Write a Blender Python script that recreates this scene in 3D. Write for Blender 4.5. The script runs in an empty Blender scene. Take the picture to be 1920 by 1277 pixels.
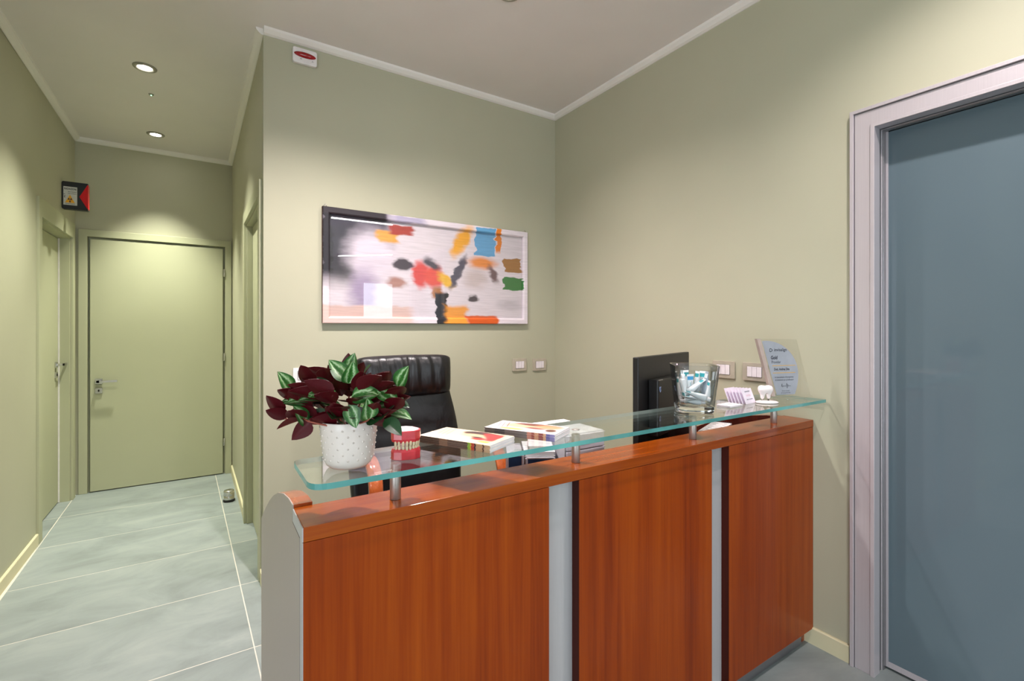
import bpy, bmesh, math, random
from mathutils import Vector, Matrix

scene = bpy.context.scene
col = scene.collection
PI = math.pi

# ------------------------------------------------------------------ camera
CAM_H = 1.37
F_PX = 894.0
YAW = math.atan(576.0 / 894.0)          # camera turned right of the corridor axis (+Y)
cam_d = bpy.data.cameras.new('camera')
cam = bpy.data.objects.new('camera', cam_d)
col.objects.link(cam)
cam.location = (0, 0, CAM_H)
cam.rotation_euler = (PI / 2, 0, -YAW)
cam_d.sensor_fit = 'HORIZONTAL'
cam_d.sensor_width = 36.0
cam_d.lens = 36.0 * F_PX / 1920.0
cam_d.shift_y = -(638.5 - 613.0) / 1920.0
cam_d.clip_start = 0.02
scene.camera = cam

# ------------------------------------------------------------------ world, exposure
world = bpy.data.worlds.new('sky')
scene.world = world
world.use_nodes = True
wn = world.node_tree.nodes
bg = wn.get('Background') or wn.new('ShaderNodeBackground')
bg.inputs['Color'].default_value = (0.86, 0.93, 1.0, 1)
bg.inputs['Strength'].default_value = 5.0
scene.view_settings.view_transform = 'Standard'
scene.view_settings.look = 'None'
scene.view_settings.gamma = 1.0
scene.view_settings.use_curve_mapping = False
scene.view_settings.exposure = 0.3
scene.cycles.transparent_max_bounces = 32
scene.cycles.max_bounces = 12
scene.cycles.diffuse_bounces = 6
scene.cycles.glossy_bounces = 5
scene.cycles.caustics_reflective = False
scene.cycles.caustics_refractive = False
scene.cycles.sample_clamp_indirect = 6.0

# lamp strengths (each lamp's light is made in its own builder)
CORRIDOR_W = 205.0
RECEPTION_W = 150.0
LINEAR_E = 30.0
WARM = (0.97, 0.98, 0.82)
NEUT = (1.0, 0.90, 0.89)

# ------------------------------------------------------------------ helpers
def srgb(r, g, b):
    f = lambda c: (c / 255.0 / 12.92) if c / 255.0 <= 0.04045 else ((c / 255.0 + 0.055) / 1.055) ** 2.4
    return (f(r), f(g), f(b), 1.0)


class MB:
    """collects polygons and links them as one mesh object"""
    def __init__(self):
        self.v = []; self.f = []; self.m = []; self.uv = {}; self.smooth = set()

    def poly(self, pts, mat=0, uv=None, smooth=False):
        i = len(self.v)
        self.v += [tuple(p) for p in pts]
        self.f.append(tuple(range(i, i + len(pts))))
        self.m.append(mat)
        if uv: self.uv[len(self.f) - 1] = uv
        if smooth: self.smooth.add(len(self.f) - 1)

    def grid(self, rows, mat=0, closed_u=False, closed_v=False, smooth=True, flip=False, uv=False):
        """rows: list of equal-length lists of points, shared vertices"""
        b = len(self.v); nr = len(rows); nc = len(rows[0])
        for r in rows: self.v += [tuple(p) for p in r]
        for i in range(nr if closed_v else nr - 1):
            for j in range(nc if closed_u else nc - 1):
                i2 = (i + 1) % nr; j2 = (j + 1) % nc
                q = (b + i * nc + j, b + i * nc + j2, b + i2 * nc + j2, b + i2 * nc + j)
                if flip: q = q[::-1]
                self.f.append(q); self.m.append(mat)
                if smooth: self.smooth.add(len(self.f) - 1)
                if uv:
                    a = [(j / (nc - 1), i / (nr - 1)), ((j + 1) / (nc - 1), i / (nr - 1)),
                         ((j + 1) / (nc - 1), (i + 1) / (nr - 1)), (j / (nc - 1), (i + 1) / (nr - 1))]
                    self.uv[len(self.f) - 1] = a[::-1] if flip else a
        return b

    def box(self, x0, y0, z0, x1, y1, z1, mat=0):
        b = len(self.v)
        self.v += [(x, y, z) for z in (z0, z1) for (x, y) in ((x0, y0), (x1, y0), (x1, y1), (x0, y1))]
        for q in ((3, 2, 1, 0), (4, 5, 6, 7), (0, 1, 5, 4), (1, 2, 6, 5), (2, 3, 7, 6), (3, 0, 4, 7)):
            self.f.append(tuple(b + k for k in q)); self.m.append(mat)

    def prism(self, pts2, a0, a1, axis='z', mat=0, smooth=False, side_mat=None):
        """extrude a 2-D outline along an axis. axis z: pts are (x,y); x: (y,z); y: (x,z)"""
        def P(p, a):
            return {'z': (p[0], p[1], a), 'x': (a, p[0], p[1]), 'y': (p[0], a, p[1])}[axis]
        area = sum(pts2[i][0] * pts2[(i + 1) % len(pts2)][1] - pts2[(i + 1) % len(pts2)][0] * pts2[i][1] for i in range(len(pts2)))
        pts = list(pts2) if area > 0 else list(pts2)[::-1]
        if axis == 'y': pts = pts[::-1]
        n = len(pts); b = len(self.v)
        self.v += [P(p, a0) for p in pts] + [P(p, a1) for p in pts]
        self.f.append(tuple(range(b + n - 1, b - 1, -1))); self.m.append(mat)
        self.f.append(tuple(range(b + n, b + 2 * n))); self.m.append(mat)
        for i in range(n):
            j = (i + 1) % n
            self.f.append((b + i, b + j, b + n + j, b + n + i)); self.m.append(mat if side_mat is None else side_mat)
            if smooth: self.smooth.add(len(self.f) - 1)

    def lathe(self, prof, seg=32, mat=0, c=(0, 0, 0), cap0=True, cap1=True):
        rows = []
        for r, z in prof:
            rows.append([(c[0] + r * math.cos(2 * PI * k / seg), c[1] + r * math.sin(2 * PI * k / seg), c[2] + z) for k in range(seg)])
        b = self.grid(rows, mat, closed_u=True)
        n = len(prof)
        if cap0 and prof[0][0] > 1e-5:
            self.f.append(tuple(b + k for k in range(seg - 1, -1, -1))); self.m.append(mat)
        if cap1 and prof[-1][0] > 1e-5:
            self.f.append(tuple(b + (n - 1) * seg + k for k in range(seg))); self.m.append(mat)

    def tube(self, path, rad, seg=8, mat=0, flat=None):
        """path of points, radius (number or list). flat=(w,h) makes a strap instead of a round tube"""
        path = [Vector(p) for p in path]
        n = len(path); rows = []
        up = Vector((0, 0, 1))
        for i, p in enumerate(path):
            t = (path[min(i + 1, n - 1)] - path[max(i - 1, 0)]).normalized()
            s = t.cross(up)
            if s.length < 1e-3: s = t.cross(Vector((1, 0, 0)))
            s.normalize(); u = s.cross(t).normalized()
            r = rad[i] if isinstance(rad, (list, tuple)) else rad
            if flat:
                w, h = flat
                ring = []
                for k in range(12):
                    a = 2 * PI * k / 12
                    cx, sy = math.cos(a), math.sin(a)
                    ring.append(p + s * (math.copysign(abs(cx) ** 0.35, cx) * w) + u * (math.copysign(abs(sy) ** 0.35, sy) * h))
                rows.append(ring)
            else:
                rows.append([p + (s * math.cos(2 * PI * k / seg) + u * math.sin(2 * PI * k / seg)) * r for k in range(seg)])
        sg = len(rows[0])
        b = self.grid(rows, mat, closed_u=True, flip=True)
        self.f.append(tuple(b + k for k in range(sg))); self.m.append(mat)
        self.f.append(tuple(b + (n - 1) * sg + k for k in range(sg - 1, -1, -1))); self.m.append(mat)

    def build(self, name, mat, parent=None, bevel=0.0, seg=2, fix=True):
        me = bpy.data.meshes.new(name)
        me.from_pydata(self.v, [], self.f)
        mats = mat if isinstance(mat, (list, tuple)) else [mat]
        for m in mats: me.materials.append(m)
        for i, p in enumerate(me.polygons):
            p.material_index = self.m[i]
            p.use_smooth = i in self.smooth
        if self.uv:
            ul = me.uv_layers.new(name='UVMap')
            for fi, uvs in self.uv.items():
                for k, li in enumerate(me.polygons[fi].loop_indices):
                    ul.data[li].uv = uvs[k]
        if bevel > 0 or fix:
            bm = bmesh.new(); bm.from_mesh(me)
            if fix and not self.uv: bmesh.ops.recalc_face_normals(bm, faces=bm.faces[:])
            if bevel > 0:
                es = [e for e in bm.edges if len(e.link_faces) == 2 and e.calc_face_angle(0) > 0.5]
                bmesh.ops.bevel(bm, geom=es, offset=bevel, segments=seg, profile=0.5, affect='EDGES', clamp_overlap=True)
            bm.to_mesh(me); bm.free()
        o = bpy.data.objects.new(name, me)
        col.objects.link(o)
        if parent: o.parent = parent
        return o


def tag(o, label, cat, group=None):
    o['label'] = label; o['category'] = cat
    if group: o['group'] = group
    return o


def struct(o, label=None):
    o['kind'] = 'structure'
    if label: o['label'] = label
    return o


def empty(name, loc=(0, 0, 0), rz=0.0):
    o = bpy.data.objects.new(name, None)
    col.objects.link(o)
    o.location = loc; o.rotation_euler = (0, 0, rz); o.empty_display_size = 0.05
    return o


def thing(name, label, cat, loc=(0, 0, 0), rz=0.0, group=None):
    return tag(empty(name, loc, rz), label, cat, group)


def copy_tree(o, parent=None):
    c = o.copy(); col.objects.link(c)
    if parent: c.parent = parent
    for ch in list(o.children):
        copy_tree(ch, c)
    return c


def bx(name, mat, parent, x0, y0, z0, x1, y1, z1, bevel=0.0, seg=2):
    m = MB(); m.box(x0, y0, z0, x1, y1, z1)
    return m.build(name, mat, parent, bevel, seg)


_dg = None
def lettering(name, text, size, mat, parent, M, align='LEFT', bold=0.0, width=None, spacing=1.0):
    """flat printed letters as a mesh; M places the text plane (x right, y up, z out)"""
    cu = bpy.data.curves.new('txt', 'FONT')
    cu.body = text; cu.size = size; cu.align_x = align; cu.align_y = 'CENTER'
    cu.offset = bold; cu.resolution_u = 2; cu.extrude = 0.00008; cu.space_character = spacing
    to = bpy.data.objects.new('txt', cu)
    col.objects.link(to)
    dg = bpy.context.evaluated_depsgraph_get()
    dg.update()
    me = bpy.data.meshes.new_from_object(to.evaluated_get(dg))
    bpy.data.objects.remove(to); bpy.data.curves.remove(cu)
    me.name = name
    if width:
        xs = [v.co.x for v in me.vertices]
        w = max(xs) - min(xs)
        for v in me.vertices: v.co.x *= width / w
    me.transform(M)
    me.materials.clear(); me.materials.append(mat)
    o = bpy.data.objects.new(name, me)
    col.objects.link(o); o.parent = parent
    return o

# ------------------------------------------------------------------ materials
class NT:
    def __init__(self, name):
        self.mat = bpy.data.materials.new(name)
        self.mat.use_nodes = True
        self.t = self.mat.node_tree
        self.bsdf = self.t.nodes.get('Principled BSDF')
        self.out = self.t.nodes.get('Material Output')

    def n(self, typ, **kw):
        nd = self.t.nodes.new(typ)
        for k, v in kw.items(): setattr(nd, k, v)
        return nd

    def l(self, a, b): self.t.links.new(a, b)

    def ramp(self, fac, stops):
        r = self.n('ShaderNodeValToRGB')
        el = r.color_ramp.elements
        while len(el) < len(stops): el.new(0.5)
        for e, (p, c) in zip(el, stops):
            e.position = p; e.color = c
        self.l(fac, r.inputs[0])
        return r.outputs[0]

    def noise(self, scale, detail=3, rough=0.5, vec=None, dist=0.0):
        nd = self.n('ShaderNodeTexNoise')
        nd.inputs['Scale'].default_value = scale
        nd.inputs['Detail'].default_value = detail
        nd.inputs['Roughness'].default_value = rough
        nd.inputs['Distortion'].default_value = dist
        if vec: self.l(vec, nd.inputs['Vector'])
        return nd.outputs['Fac']

    def mapping(self, vec, scale=(1, 1, 1), loc=(0, 0, 0), rot=(0, 0, 0), typ='POINT'):
        m = self.n('ShaderNodeMapping', vector_type=typ)
        m.inputs['Location'].default_value = loc
        m.inputs['Rotation'].default_value = rot
        m.inputs['Scale'].default_value = scale
        self.l(vec, m.inputs['Vector'])
        return m.outputs[0]

    def coord(self, k='Object'):
        return self.n('ShaderNodeTexCoord').outputs[k]

    def bump(self, h, strength=0.1, dist=0.01):
        b = self.n('ShaderNodeBump')
        b.inputs['Strength'].default_value = strength
        b.inputs['Distance'].default_value = dist
        self.l(h, b.inputs['Height'])
        self.l(b.outputs[0], self.bsdf.inputs['Normal'])

    def mix(self, fac, a, b):
        m = self.n('ShaderNodeMix', data_type='RGBA')
        for sock, val in ((m.inputs[0], fac), (m.inputs[6], a), (m.inputs[7], b)):
            if isinstance(val, (tuple, list, float, int)): sock.default_value = val
            else: self.l(val, sock)
        return m.outputs[2]


def plain(name, c, rough=0.5, metal=0.0, spec=0.5, noise=0.06, nscale=30.0, bump=0.0, bscale=200.0, coat=0.0):
    t = NT(name)
    co = t.coord()
    f = t.noise(nscale, 3, 0.5, co)
    a = tuple(min(1, x * (1 - noise)) for x in c[:3]) + (1,)
    b = tuple(min(1, x * (1 + noise)) for x in c[:3]) + (1,)
    t.l(t.ramp(f, [(0.3, a), (0.7, b)]), t.bsdf.inputs['Base Color'])
    t.bsdf.inputs['Roughness'].default_value = rough
    t.bsdf.inputs['Metallic'].default_value = metal
    t.bsdf.inputs['Specular IOR Level'].default_value = spec
    t.bsdf.inputs['Coat Weight'].default_value = coat
    if bump: t.bump(t.noise(bscale, 2, 0.5, co), bump, 0.002)
    return t.mat


def emitter(name, c, s):
    t = NT(name)
    t.bsdf.inputs['Base Color'].default_value = (1, 1, 1, 1)
    t.bsdf.inputs['Emission Color'].default_value = tuple(c[:3]) + (1,)
    t.bsdf.inputs['Emission Strength'].default_value = s
    return t.mat


def sheet_glass(name, tint, ior=1.5, rough=0.0, deep=None):
    """clear sheet: light passes straight, faces reflect by Fresnel"""
    t = NT(name)
    t.t.nodes.remove(t.bsdf)
    tr = t.n('ShaderNodeBsdfTransparent'); tr.inputs[0].default_value = tint
    gl = t.n('ShaderNodeBsdfGlossy'); gl.inputs['Color'].default_value = (1, 1, 1, 1); gl.inputs['Roughness'].default_value = rough
    lw = t.n('ShaderNodeLayerWeight'); lw.inputs['Blend'].default_value = 0.5
    pw = t.n('ShaderNodeMath', operation='POWER'); t.l(lw.outputs['Facing'], pw.inputs[0]); pw.inputs[1].default_value = 5.0
    r0 = ((ior - 1) / (ior + 1)) ** 2
    fr = t.n('ShaderNodeMath', operation='MULTIPLY_ADD'); t.l(pw.outputs[0], fr.inputs[0]); fr.inputs[1].default_value = 1 - r0; fr.inputs[2].default_value = r0
    if deep:      # longer path through the wall at a slant: more of the glass's own colour
        p2 = t.n('ShaderNodeMath', operation='POWER'); t.l(lw.outputs['Facing'], p2.inputs[0]); p2.inputs[1].default_value = 2.6
        t.l(t.mix(p2.outputs[0], tint, deep), tr.inputs[0])
    mx = t.n('ShaderNodeMixShader')
    t.l(fr.outputs[0], mx.inputs[0]); t.l(tr.outputs[0], mx.inputs[1]); t.l(gl.outputs[0], mx.inputs[2])
    t.l(mx.outputs[0], t.out.inputs['Surface'])
    return t.mat


def wood(name, axis, dark, mid, light, rough=0.22, coat=0.4, scale=1.0, seed=0.0):
    """cherry veneer with the grain along axis"""
    t = NT(name)
    co = t.coord()
    s = [34.0 * scale] * 3
    s['xyz'.index(axis)] = 0.9 * scale
    v = t.mapping(co, tuple(s), (seed, seed * 0.7, seed * 1.3))
    broad = [7.0 * scale] * 3
    broad['xyz'.index(axis)] = 0.55 * scale
    v2 = t.mapping(co, tuple(broad), (seed * 2, 3.1, seed))
    fine = [150.0 * scale] * 3
    fine['xyz'.index(axis)] = 3.5 * scale
    v3 = t.mapping(co, tuple(fine), (seed, 1.0, 2.0))
    f1 = t.noise(1.0, 4, 0.55, v, 0.25)
    f2 = t.noise(1.0, 2, 0.5, v2, 0.4)
    f3 = t.noise(1.0, 2, 0.6, v3)
    a = t.n('ShaderNodeMath', operation='MULTIPLY_ADD'); t.l(f1, a.inputs[0]); a.inputs[1].default_value = 0.45
    b = t.n('ShaderNodeMath', operation='MULTIPLY'); t.l(f2, b.inputs[0]); b.inputs[1].default_value = 0.45
    t.l(b.outputs[0], a.inputs[2])
    c = t.n('ShaderNodeMath', operation='MULTIPLY_ADD'); t.l(f3, c.inputs[0]); c.inputs[1].default_value = 0.26
    t.l(a.outputs[0], c.inputs[2])
    t.l(t.ramp(c.outputs[0], [(0.38, dark), (0.58, mid), (0.78, light)]), t.bsdf.inputs['Base Color'])
    t.bsdf.inputs['Roughness'].default_value = rough
    t.bsdf.inputs['Coat Weight'].default_value = coat
    t.bsdf.inputs['Coat Roughness'].default_value = 0.08
    t.bsdf.inputs['Specular IOR Level'].default_value = 0.22
    t.bump(f3, 0.04, 0.001)
    return t.mat


def brushed(name, c, axis='z', rough=0.35, metal=1.0):
    t = NT(name)
    s = [300.0] * 3
    s['xyz'.index(axis)] = 4.0
    f = t.noise(1.0, 2, 0.6, t.mapping(t.coord(), tuple(s)))
    a = tuple(x * 0.97 for x in c[:3]) + (1,)
    b = tuple(min(1, x * 1.03) for x in c[:3]) + (1,)
    t.l(t.ramp(f, [(0.3, a), (0.7, b)]), t.bsdf.inputs['Base Color'])
    t.bsdf.inputs['Metallic'].default_value = metal
    t.bsdf.inputs['Roughness'].default_value = rough
    t.bump(f, 0.03, 0.001)
    return t.mat


def printed(name, base, shapes, rough=0.35, warp=0.02, wscale=6.0, coat=0.0, streak=0.0):
    """flat print on UV: soft shapes (kind, cx, cy, hx, hy, rgb, soft, rot) laid over a base colour"""
    t = NT(name)
    uv = t.n('ShaderNodeUVMap').outputs[0]
    nd = t.n('ShaderNodeTexNoise'); nd.inputs['Scale'].default_value = wscale; nd.inputs['Detail'].default_value = 4
    t.l(uv, nd.inputs['Vector'])
    sub = t.n('ShaderNodeVectorMath', operation='SUBTRACT'); sub.inputs[1].default_value = (0.5, 0.5, 0.5)
    t.l(nd.outputs['Color'], sub.inputs[0])
    sc = t.n('ShaderNodeVectorMath', operation='SCALE'); sc.inputs['Scale'].default_value = warp
    t.l(sub.outputs[0], sc.inputs[0])
    ad = t.n('ShaderNodeVectorMath', operation='ADD'); t.l(uv, ad.inputs[0]); t.l(sc.outputs[0], ad.inputs[1])
    p = ad.outputs[0]
    cur = base
    for (kind, cx, cy, hx, hy, rgb, soft, rot) in shapes:
        q = t.mapping(uv if kind == 'R' else p, (hx, hy, 1), (cx, cy, 0), (0, 0, math.radians(rot)), 'TEXTURE')
        if kind in ('r', 'R'):
            ab = t.n('ShaderNodeVectorMath', operation='ABSOLUTE'); t.l(q, ab.inputs[0])
            sx = t.n('ShaderNodeSeparateXYZ'); t.l(ab.outputs[0], sx.inputs[0])
            d = t.n('ShaderNodeMath', operation='MAXIMUM'); t.l(sx.outputs[0], d.inputs[0]); t.l(sx.outputs[1], d.inputs[1])
            dist = d.outputs[0]
        else:
            sx = t.n('ShaderNodeSeparateXYZ'); t.l(q, sx.inputs[0])
            cb = t.n('ShaderNodeCombineXYZ'); t.l(sx.outputs[0], cb.inputs[0]); t.l(sx.outputs[1], cb.inputs[1])
            d = t.n('ShaderNodeVectorMath', operation='LENGTH'); t.l(cb.outputs[0], d.inputs[0])
            dist = d.outputs['Value']
        mr = t.n('ShaderNodeMapRange', interpolation_type='SMOOTHSTEP')
        mr.inputs['From Min'].default_value = 1 + soft; mr.inputs['From Max'].default_value = 1 - soft
        mr.inputs['To Min'].default_value = 0; mr.inputs['To Max'].default_value = 1
        t.l(dist, mr.inputs['Value'])
        cur = t.mix(mr.outputs[0], cur, srgb(*rgb))
    if streak:
        sv = t.mapping(uv, (9, 60, 1), (0, 0, 0), (0, 0, 0.6))
        f = t.noise(1.0, 4, 0.6, sv)
        f2 = t.ramp(f, [(0.35, (1 - streak,) * 3 + (1,)), (0.65, (1, 1, 1, 1))])
        mm = t.n('ShaderNodeMix', data_type='RGBA', blend_type='MULTIPLY')
        mm.inputs[0].default_value = 1.0
        if isinstance(cur, tuple): mm.inputs[6].default_value = cur
        else: t.l(cur, mm.inputs[6])
        t.l(f2, mm.inputs[7])
        cur = mm.outputs[2]
    if isinstance(cur, tuple): t.bsdf.inputs['Base Color'].default_value = cur
    else: t.l(cur, t.bsdf.inputs['Base Color'])
    t.bsdf.inputs['Roughness'].default_value = rough
    t.bsdf.inputs['Coat Weight'].default_value = coat
    return t.mat


def paint(name, c, bump=0.08):
    t = NT(name)
    co = t.coord()
    f = t.noise(2.2, 3, 0.5, co)
    a = tuple(x * 0.975 for x in c[:3]) + (1,)
    b = tuple(x * 1.02 for x in c[:3]) + (1,)
    t.l(t.ramp(f, [(0.3, a), (0.7, b)]), t.bsdf.inputs['Base Color'])
    t.bsdf.inputs['Roughness'].default_value = 0.55
    t.bsdf.inputs['Specular IOR Level'].default_value = 0.3
    t.bump(t.noise(160, 3, 0.6, co), bump, 0.002)
    return t.mat


WALL_C = srgb(180, 178, 155)
M_wall = paint('sage_wall_paint', WALL_C)
M_ceil = paint('white_ceiling_paint', srgb(230, 224, 222), 0.03)
M_trim = paint('white_trim_paint', srgb(236, 231, 226), 0.02)
M_door = paint('sage_door_lacquer', srgb(178, 178, 150), 0.015)
M_base = paint('cream_skirting_paint', srgb(214, 206, 172), 0.02)
M_gap = plain('dark_gap', srgb(30, 28, 20), 0.9)
M_alu = brushed('satin_aluminium', srgb(198, 190, 194), 'z', 0.36, 0.35)
M_alu_d = brushed('grey_aluminium', srgb(150, 148, 150), 'z', 0.35, 0.8)
M_steel = brushed('brushed_steel', srgb(176, 168, 162), 'x', 0.42, 0.8)
M_chrome = plain('satin_chrome', srgb(205, 203, 200), 0.22, 1.0)
M_endpanel = brushed('silver_laminate', srgb(174, 161, 154), 'z', 0.42, 0.3)
M_strip = brushed('silver_strip_laminate', srgb(188, 186, 188), 'z', 0.4, 0.3)
CD, CM, CL = srgb(112, 36, 0), srgb(140, 55, 1), srgb(160, 72, 5)
M_wood_z = wood('cherry_veneer_upright', 'z', CD, CM, CL, 0.32, 0.06)
M_wood_z2 = wood('cherry_veneer_upright_two', 'z', CD, CM, CL, 0.32, 0.06, 1.0, 5.3)
M_wood_z3 = wood('cherry_veneer_upright_three', 'z', CD, CM, CL, 0.32, 0.06, 1.0, 11.7)
M_wood_x = wood('cherry_veneer_lengthwise', 'x', srgb(116, 42, 2), srgb(148, 64, 6), srgb(168, 82, 12), 0.24, 0.3)
M_wood_y = wood('cherry_veneer_crosswise', 'y', srgb(108, 40, 10), srgb(140, 60, 20), srgb(160, 76, 28), 0.22, 0.5)
M_wood_dark = wood('dark_and_shaded_cherry', 'z', srgb(46, 10, 2), srgb(66, 16, 4), srgb(82, 24, 8), 0.6, 0.0)
M_bent = wood('bentwood_birch', 'y', srgb(140, 66, 30), srgb(176, 92, 46), srgb(196, 116, 64), 0.15, 0.8)
M_glass = sheet_glass('shelf_glass', (0.91, 0.955, 0.94, 1), 1.8)
M_gedge = plain('teal_glass_edge', srgb(86, 152, 148), 0.12, 0.0, 0.6, 0.4, 5.0)
M_gedge2 = plain('glass_edge_painted_reflection', srgb(190, 208, 202), 0.15, 0.0, 0.5, 0.1, 5.0)  # internal reflection along the shelf's back edge, put into a paler colour
M_clear = sheet_glass('clear_glass', (0.97, 0.98, 0.98, 1), 1.75, 0.0, (0.10, 0.14, 0.14, 1))
M_acryl = sheet_glass('clear_acrylic', (0.97, 0.97, 0.96, 1), 1.45)
M_winglass = sheet_glass('window_glass', (0.96, 0.98, 0.98, 1), 1.5)
M_white = plain('white_plastic', srgb(232, 226, 226), 0.35)
M_cream = plain('champagne_plastic', srgb(196, 186, 170), 0.3, 0.3)
M_whitegloss = plain('white_glazed_ceramic', srgb(232, 220, 212), 0.25, 0.0, 0.5, 0.03)
M_black = plain('black_plastic', srgb(24, 24, 26), 0.38)
M_blackm = plain('black_rubber', srgb(16, 16, 16), 0.8)
M_paper = plain('white_paper', srgb(232, 228, 230), 0.6)
M_ink = plain('dark_ink', srgb(44, 46, 58), 0.6)
M_inkpale = plain('grey_ink', srgb(110, 112, 124), 0.6)
M_gold = plain('gold_ink', srgb(214, 170, 86), 0.5)

# floor tile
def tile_mat():
    t = NT('grey_stone_tile')
    co = t.coord()
    oi = t.n('ShaderNodeObjectInfo')
    ad = t.n('ShaderNodeVectorMath', operation='ADD')
    t.l(co, ad.inputs[0]); 
    cb = t.n('ShaderNodeCombineXYZ'); 
    mu = t.n('ShaderNodeMath', operation='MULTIPLY'); mu.inputs[1].default_value = 40.0
    t.l(oi.outputs['Random'], mu.inputs[0]); t.l(mu.outputs[0], cb.inputs[2])
    t.l(cb.outputs[0], ad.inputs[1])
    v = t.mapping(ad.outputs[0], (2.6, 4.6, 3.0))
    f = t.noise(1.0, 6, 0.62, v, 0.6)
    t.l(t.ramp(f, [(0.28, srgb(122, 129, 128)), (0.5, srgb(138, 146, 145)), (0.74, srgb(154, 160, 158))]), t.bsdf.inputs['Base Color'])
    t.bsdf.inputs['Roughness'].default_value = 0.48
    t.bsdf.inputs['Specular IOR Level'].default_value = 0.35
    t.bump(f, 0.05, 0.003)
    return t.mat
M_tile = tile_mat()
M_grout = plain('pale_grout', srgb(206, 200, 190), 0.8)

# leather
def leather():
    t = NT('black_leather')
    co = t.coord()
    t.l(t.ramp(t.noise(6, 3, 0.5, co), [(0.3, srgb(12, 11, 13)), (0.7, srgb(20, 19, 21))]), t.bsdf.inputs['Base Color'])
    t.bsdf.inputs['Roughness'].default_value = 0.36
    v = t.n('ShaderNodeTexVoronoi'); v.inputs['Scale'].default_value = 260; t.l(co, v.inputs['Vector'])
    b1 = t.n('ShaderNodeBump'); b1.inputs['Strength'].default_value = 0.32; b1.inputs['Distance'].default_value = 0.03
    wv = t.mapping(co, (7.0, 3.0, 3.2), (0, 0, 0), (0.2, 0.5, 0.3))
    t.l(t.noise(1.0, 3, 0.5, wv, 1.2), b1.inputs['Height'])
    b2 = t.n('ShaderNodeBump'); b2.inputs['Strength'].default_value = 0.12; b2.inputs['Distance'].default_value = 0.002
    t.l(v.outputs['Distance'], b2.inputs['Height']); t.l(b1.outputs[0], b2.inputs['Normal'])
    t.l(b2.outputs[0], t.bsdf.inputs['Normal'])
    return t.mat
M_leather = leather()

# ------------------------------------------------------------------ room numbers (metres)
XR = 2.214           # right wall
YB = 2.837           # wall behind the desk
YE = 5.20            # corridor end wall
ZL = 2.917           # underside of the cornice
CR0, CR1 = 0.261, 0.218       # corridor right wall x at YB and YE
CL0, CL1 = -0.882, -0.891     # corridor left wall x
YF = 1.2             # where the corridor's left wall starts
def ceil_z(y):
    return 2.95 if y <= YB else 2.95 - 0.032 * (y - YB) / (YE - YB)
def cr_x(y): return CR0 + (CR1 - CR0) * (y - YB) / (YE - YB)
def cl_x(y): return CL0 + (CL1 - CL0) * (y - YF) / (YE - YF)
XW, XE, YS = -2.6, 4.3, -5.5  # waiting room behind the camera
YO = -0.9                     # right wall ends here, room widens

# ------------------------------------------------------------------ floor
floor = struct(bx('floor', M_grout, None, XW - 0.1, YS - 0.1, -0.06, XE + 0.1, YE + 0.1, -0.0004))
xj = lambda y: 0.178 - 0.033 * (y - 2.31)
rows_y = [5.22, 4.635, 4.054, 3.487, 2.907, 2.312, 1.727, 1.142, 0.557, -0.028]
G = 0.0024
def tile(pts):
    m = MB(); m.prism(pts, -0.02, 0.0, 'z')
    return m.build('floor_tile', M_tile, floor, 0.0)
for a, b in zip(rows_y[:-1], rows_y[1:]):
    y1, y0 = a - G, b + G
    if y0 >= 1.2:
        lx = lambda y: -0.868 - 0.012 * (y - 4.0)
        tile([(lx(y0), y0), (xj(y0) - G, y0), (xj(y1) - G, y1), (lx(y1), y1)])
        if y0 > 3.9: tile([(-1.05, y0), (lx(y0) - 2 * G, y0), (lx(y1) - 2 * G, y1), (-1.05, y1)])
    else:
        tile([(-2.2, y0), (-0.868 - 2 * G, y0), (-0.868 - 2 * G, y1), (-2.2, y1)])
        tile([(-0.868, y0), (xj(y0) - G, y0), (xj(y1) - G, y1), (-0.868, y1)])
    if y0 < YB:
        tile([(xj(y0) + G, y0), (1.34, y0), (1.34, y1), (xj(y1) + G, y1)])
        tile([(1.34 + 2 * G, y0), (2.5, y0), (2.5, y1), (1.34 + 2 * G, y1)])
    else:
        tile([(xj(y0) + G, y0), (0.40, y0), (0.40, y1), (xj(y1) + G, y1)])
far_floor = MB(); far_floor.box(XW, YS, -0.02, XE, -0.028 - G, 0.0)
far_floor.build('floor_tile_field', M_tile, floor)

# ------------------------------------------------------------------ ceiling
m = MB()
m.prism([(XW - .1, 2.95), (XE + .1, 2.95), (XE + .1, 3.05), (XW - .1, 3.05)], YS - .1, YB + 0.0, 'y')
struct(m.build('ceiling_reception', M_ceil))
m = MB()
m.prism([(YB, ceil_z(YB)), (YE + .1, ceil_z(YE + .1)), (YE + .1, 3.05), (YB, 3.05)], -1.0, 0.36, 'x')
struct(m.build('ceiling_corridor', M_ceil))

# ------------------------------------------------------------------ walls
T = 0.12
WH = 3.0
def wall_x(name, pts_yz, x0, x1):
    m = MB(); m.prism(pts_yz, x0, x1, 'x'); return struct(m.build(name, M_wall))
def wall_y(name, pts_xz, y0, y1):
    m = MB(); m.prism(pts_xz, y0, y1, 'y'); return struct(m.build(name, M_wall))

# wall behind the desk
wall_y('wall_back', [(CR0, -0.02), (XR, -0.02), (XR, WH), (CR0, WH)], YB, YB + 0.06)
# right wall with the glass door opening
DY0, DY1, DZ = -0.15, 0.836, 2.195
wall_x('wall_right', [(YO, -0.02), (DY0, -0.02), (DY0, DZ), (DY1, DZ), (DY1, -0.02), (YB + .06, -0.02), (YB + .06, WH), (YO, WH)], XR, XR + T)
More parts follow.
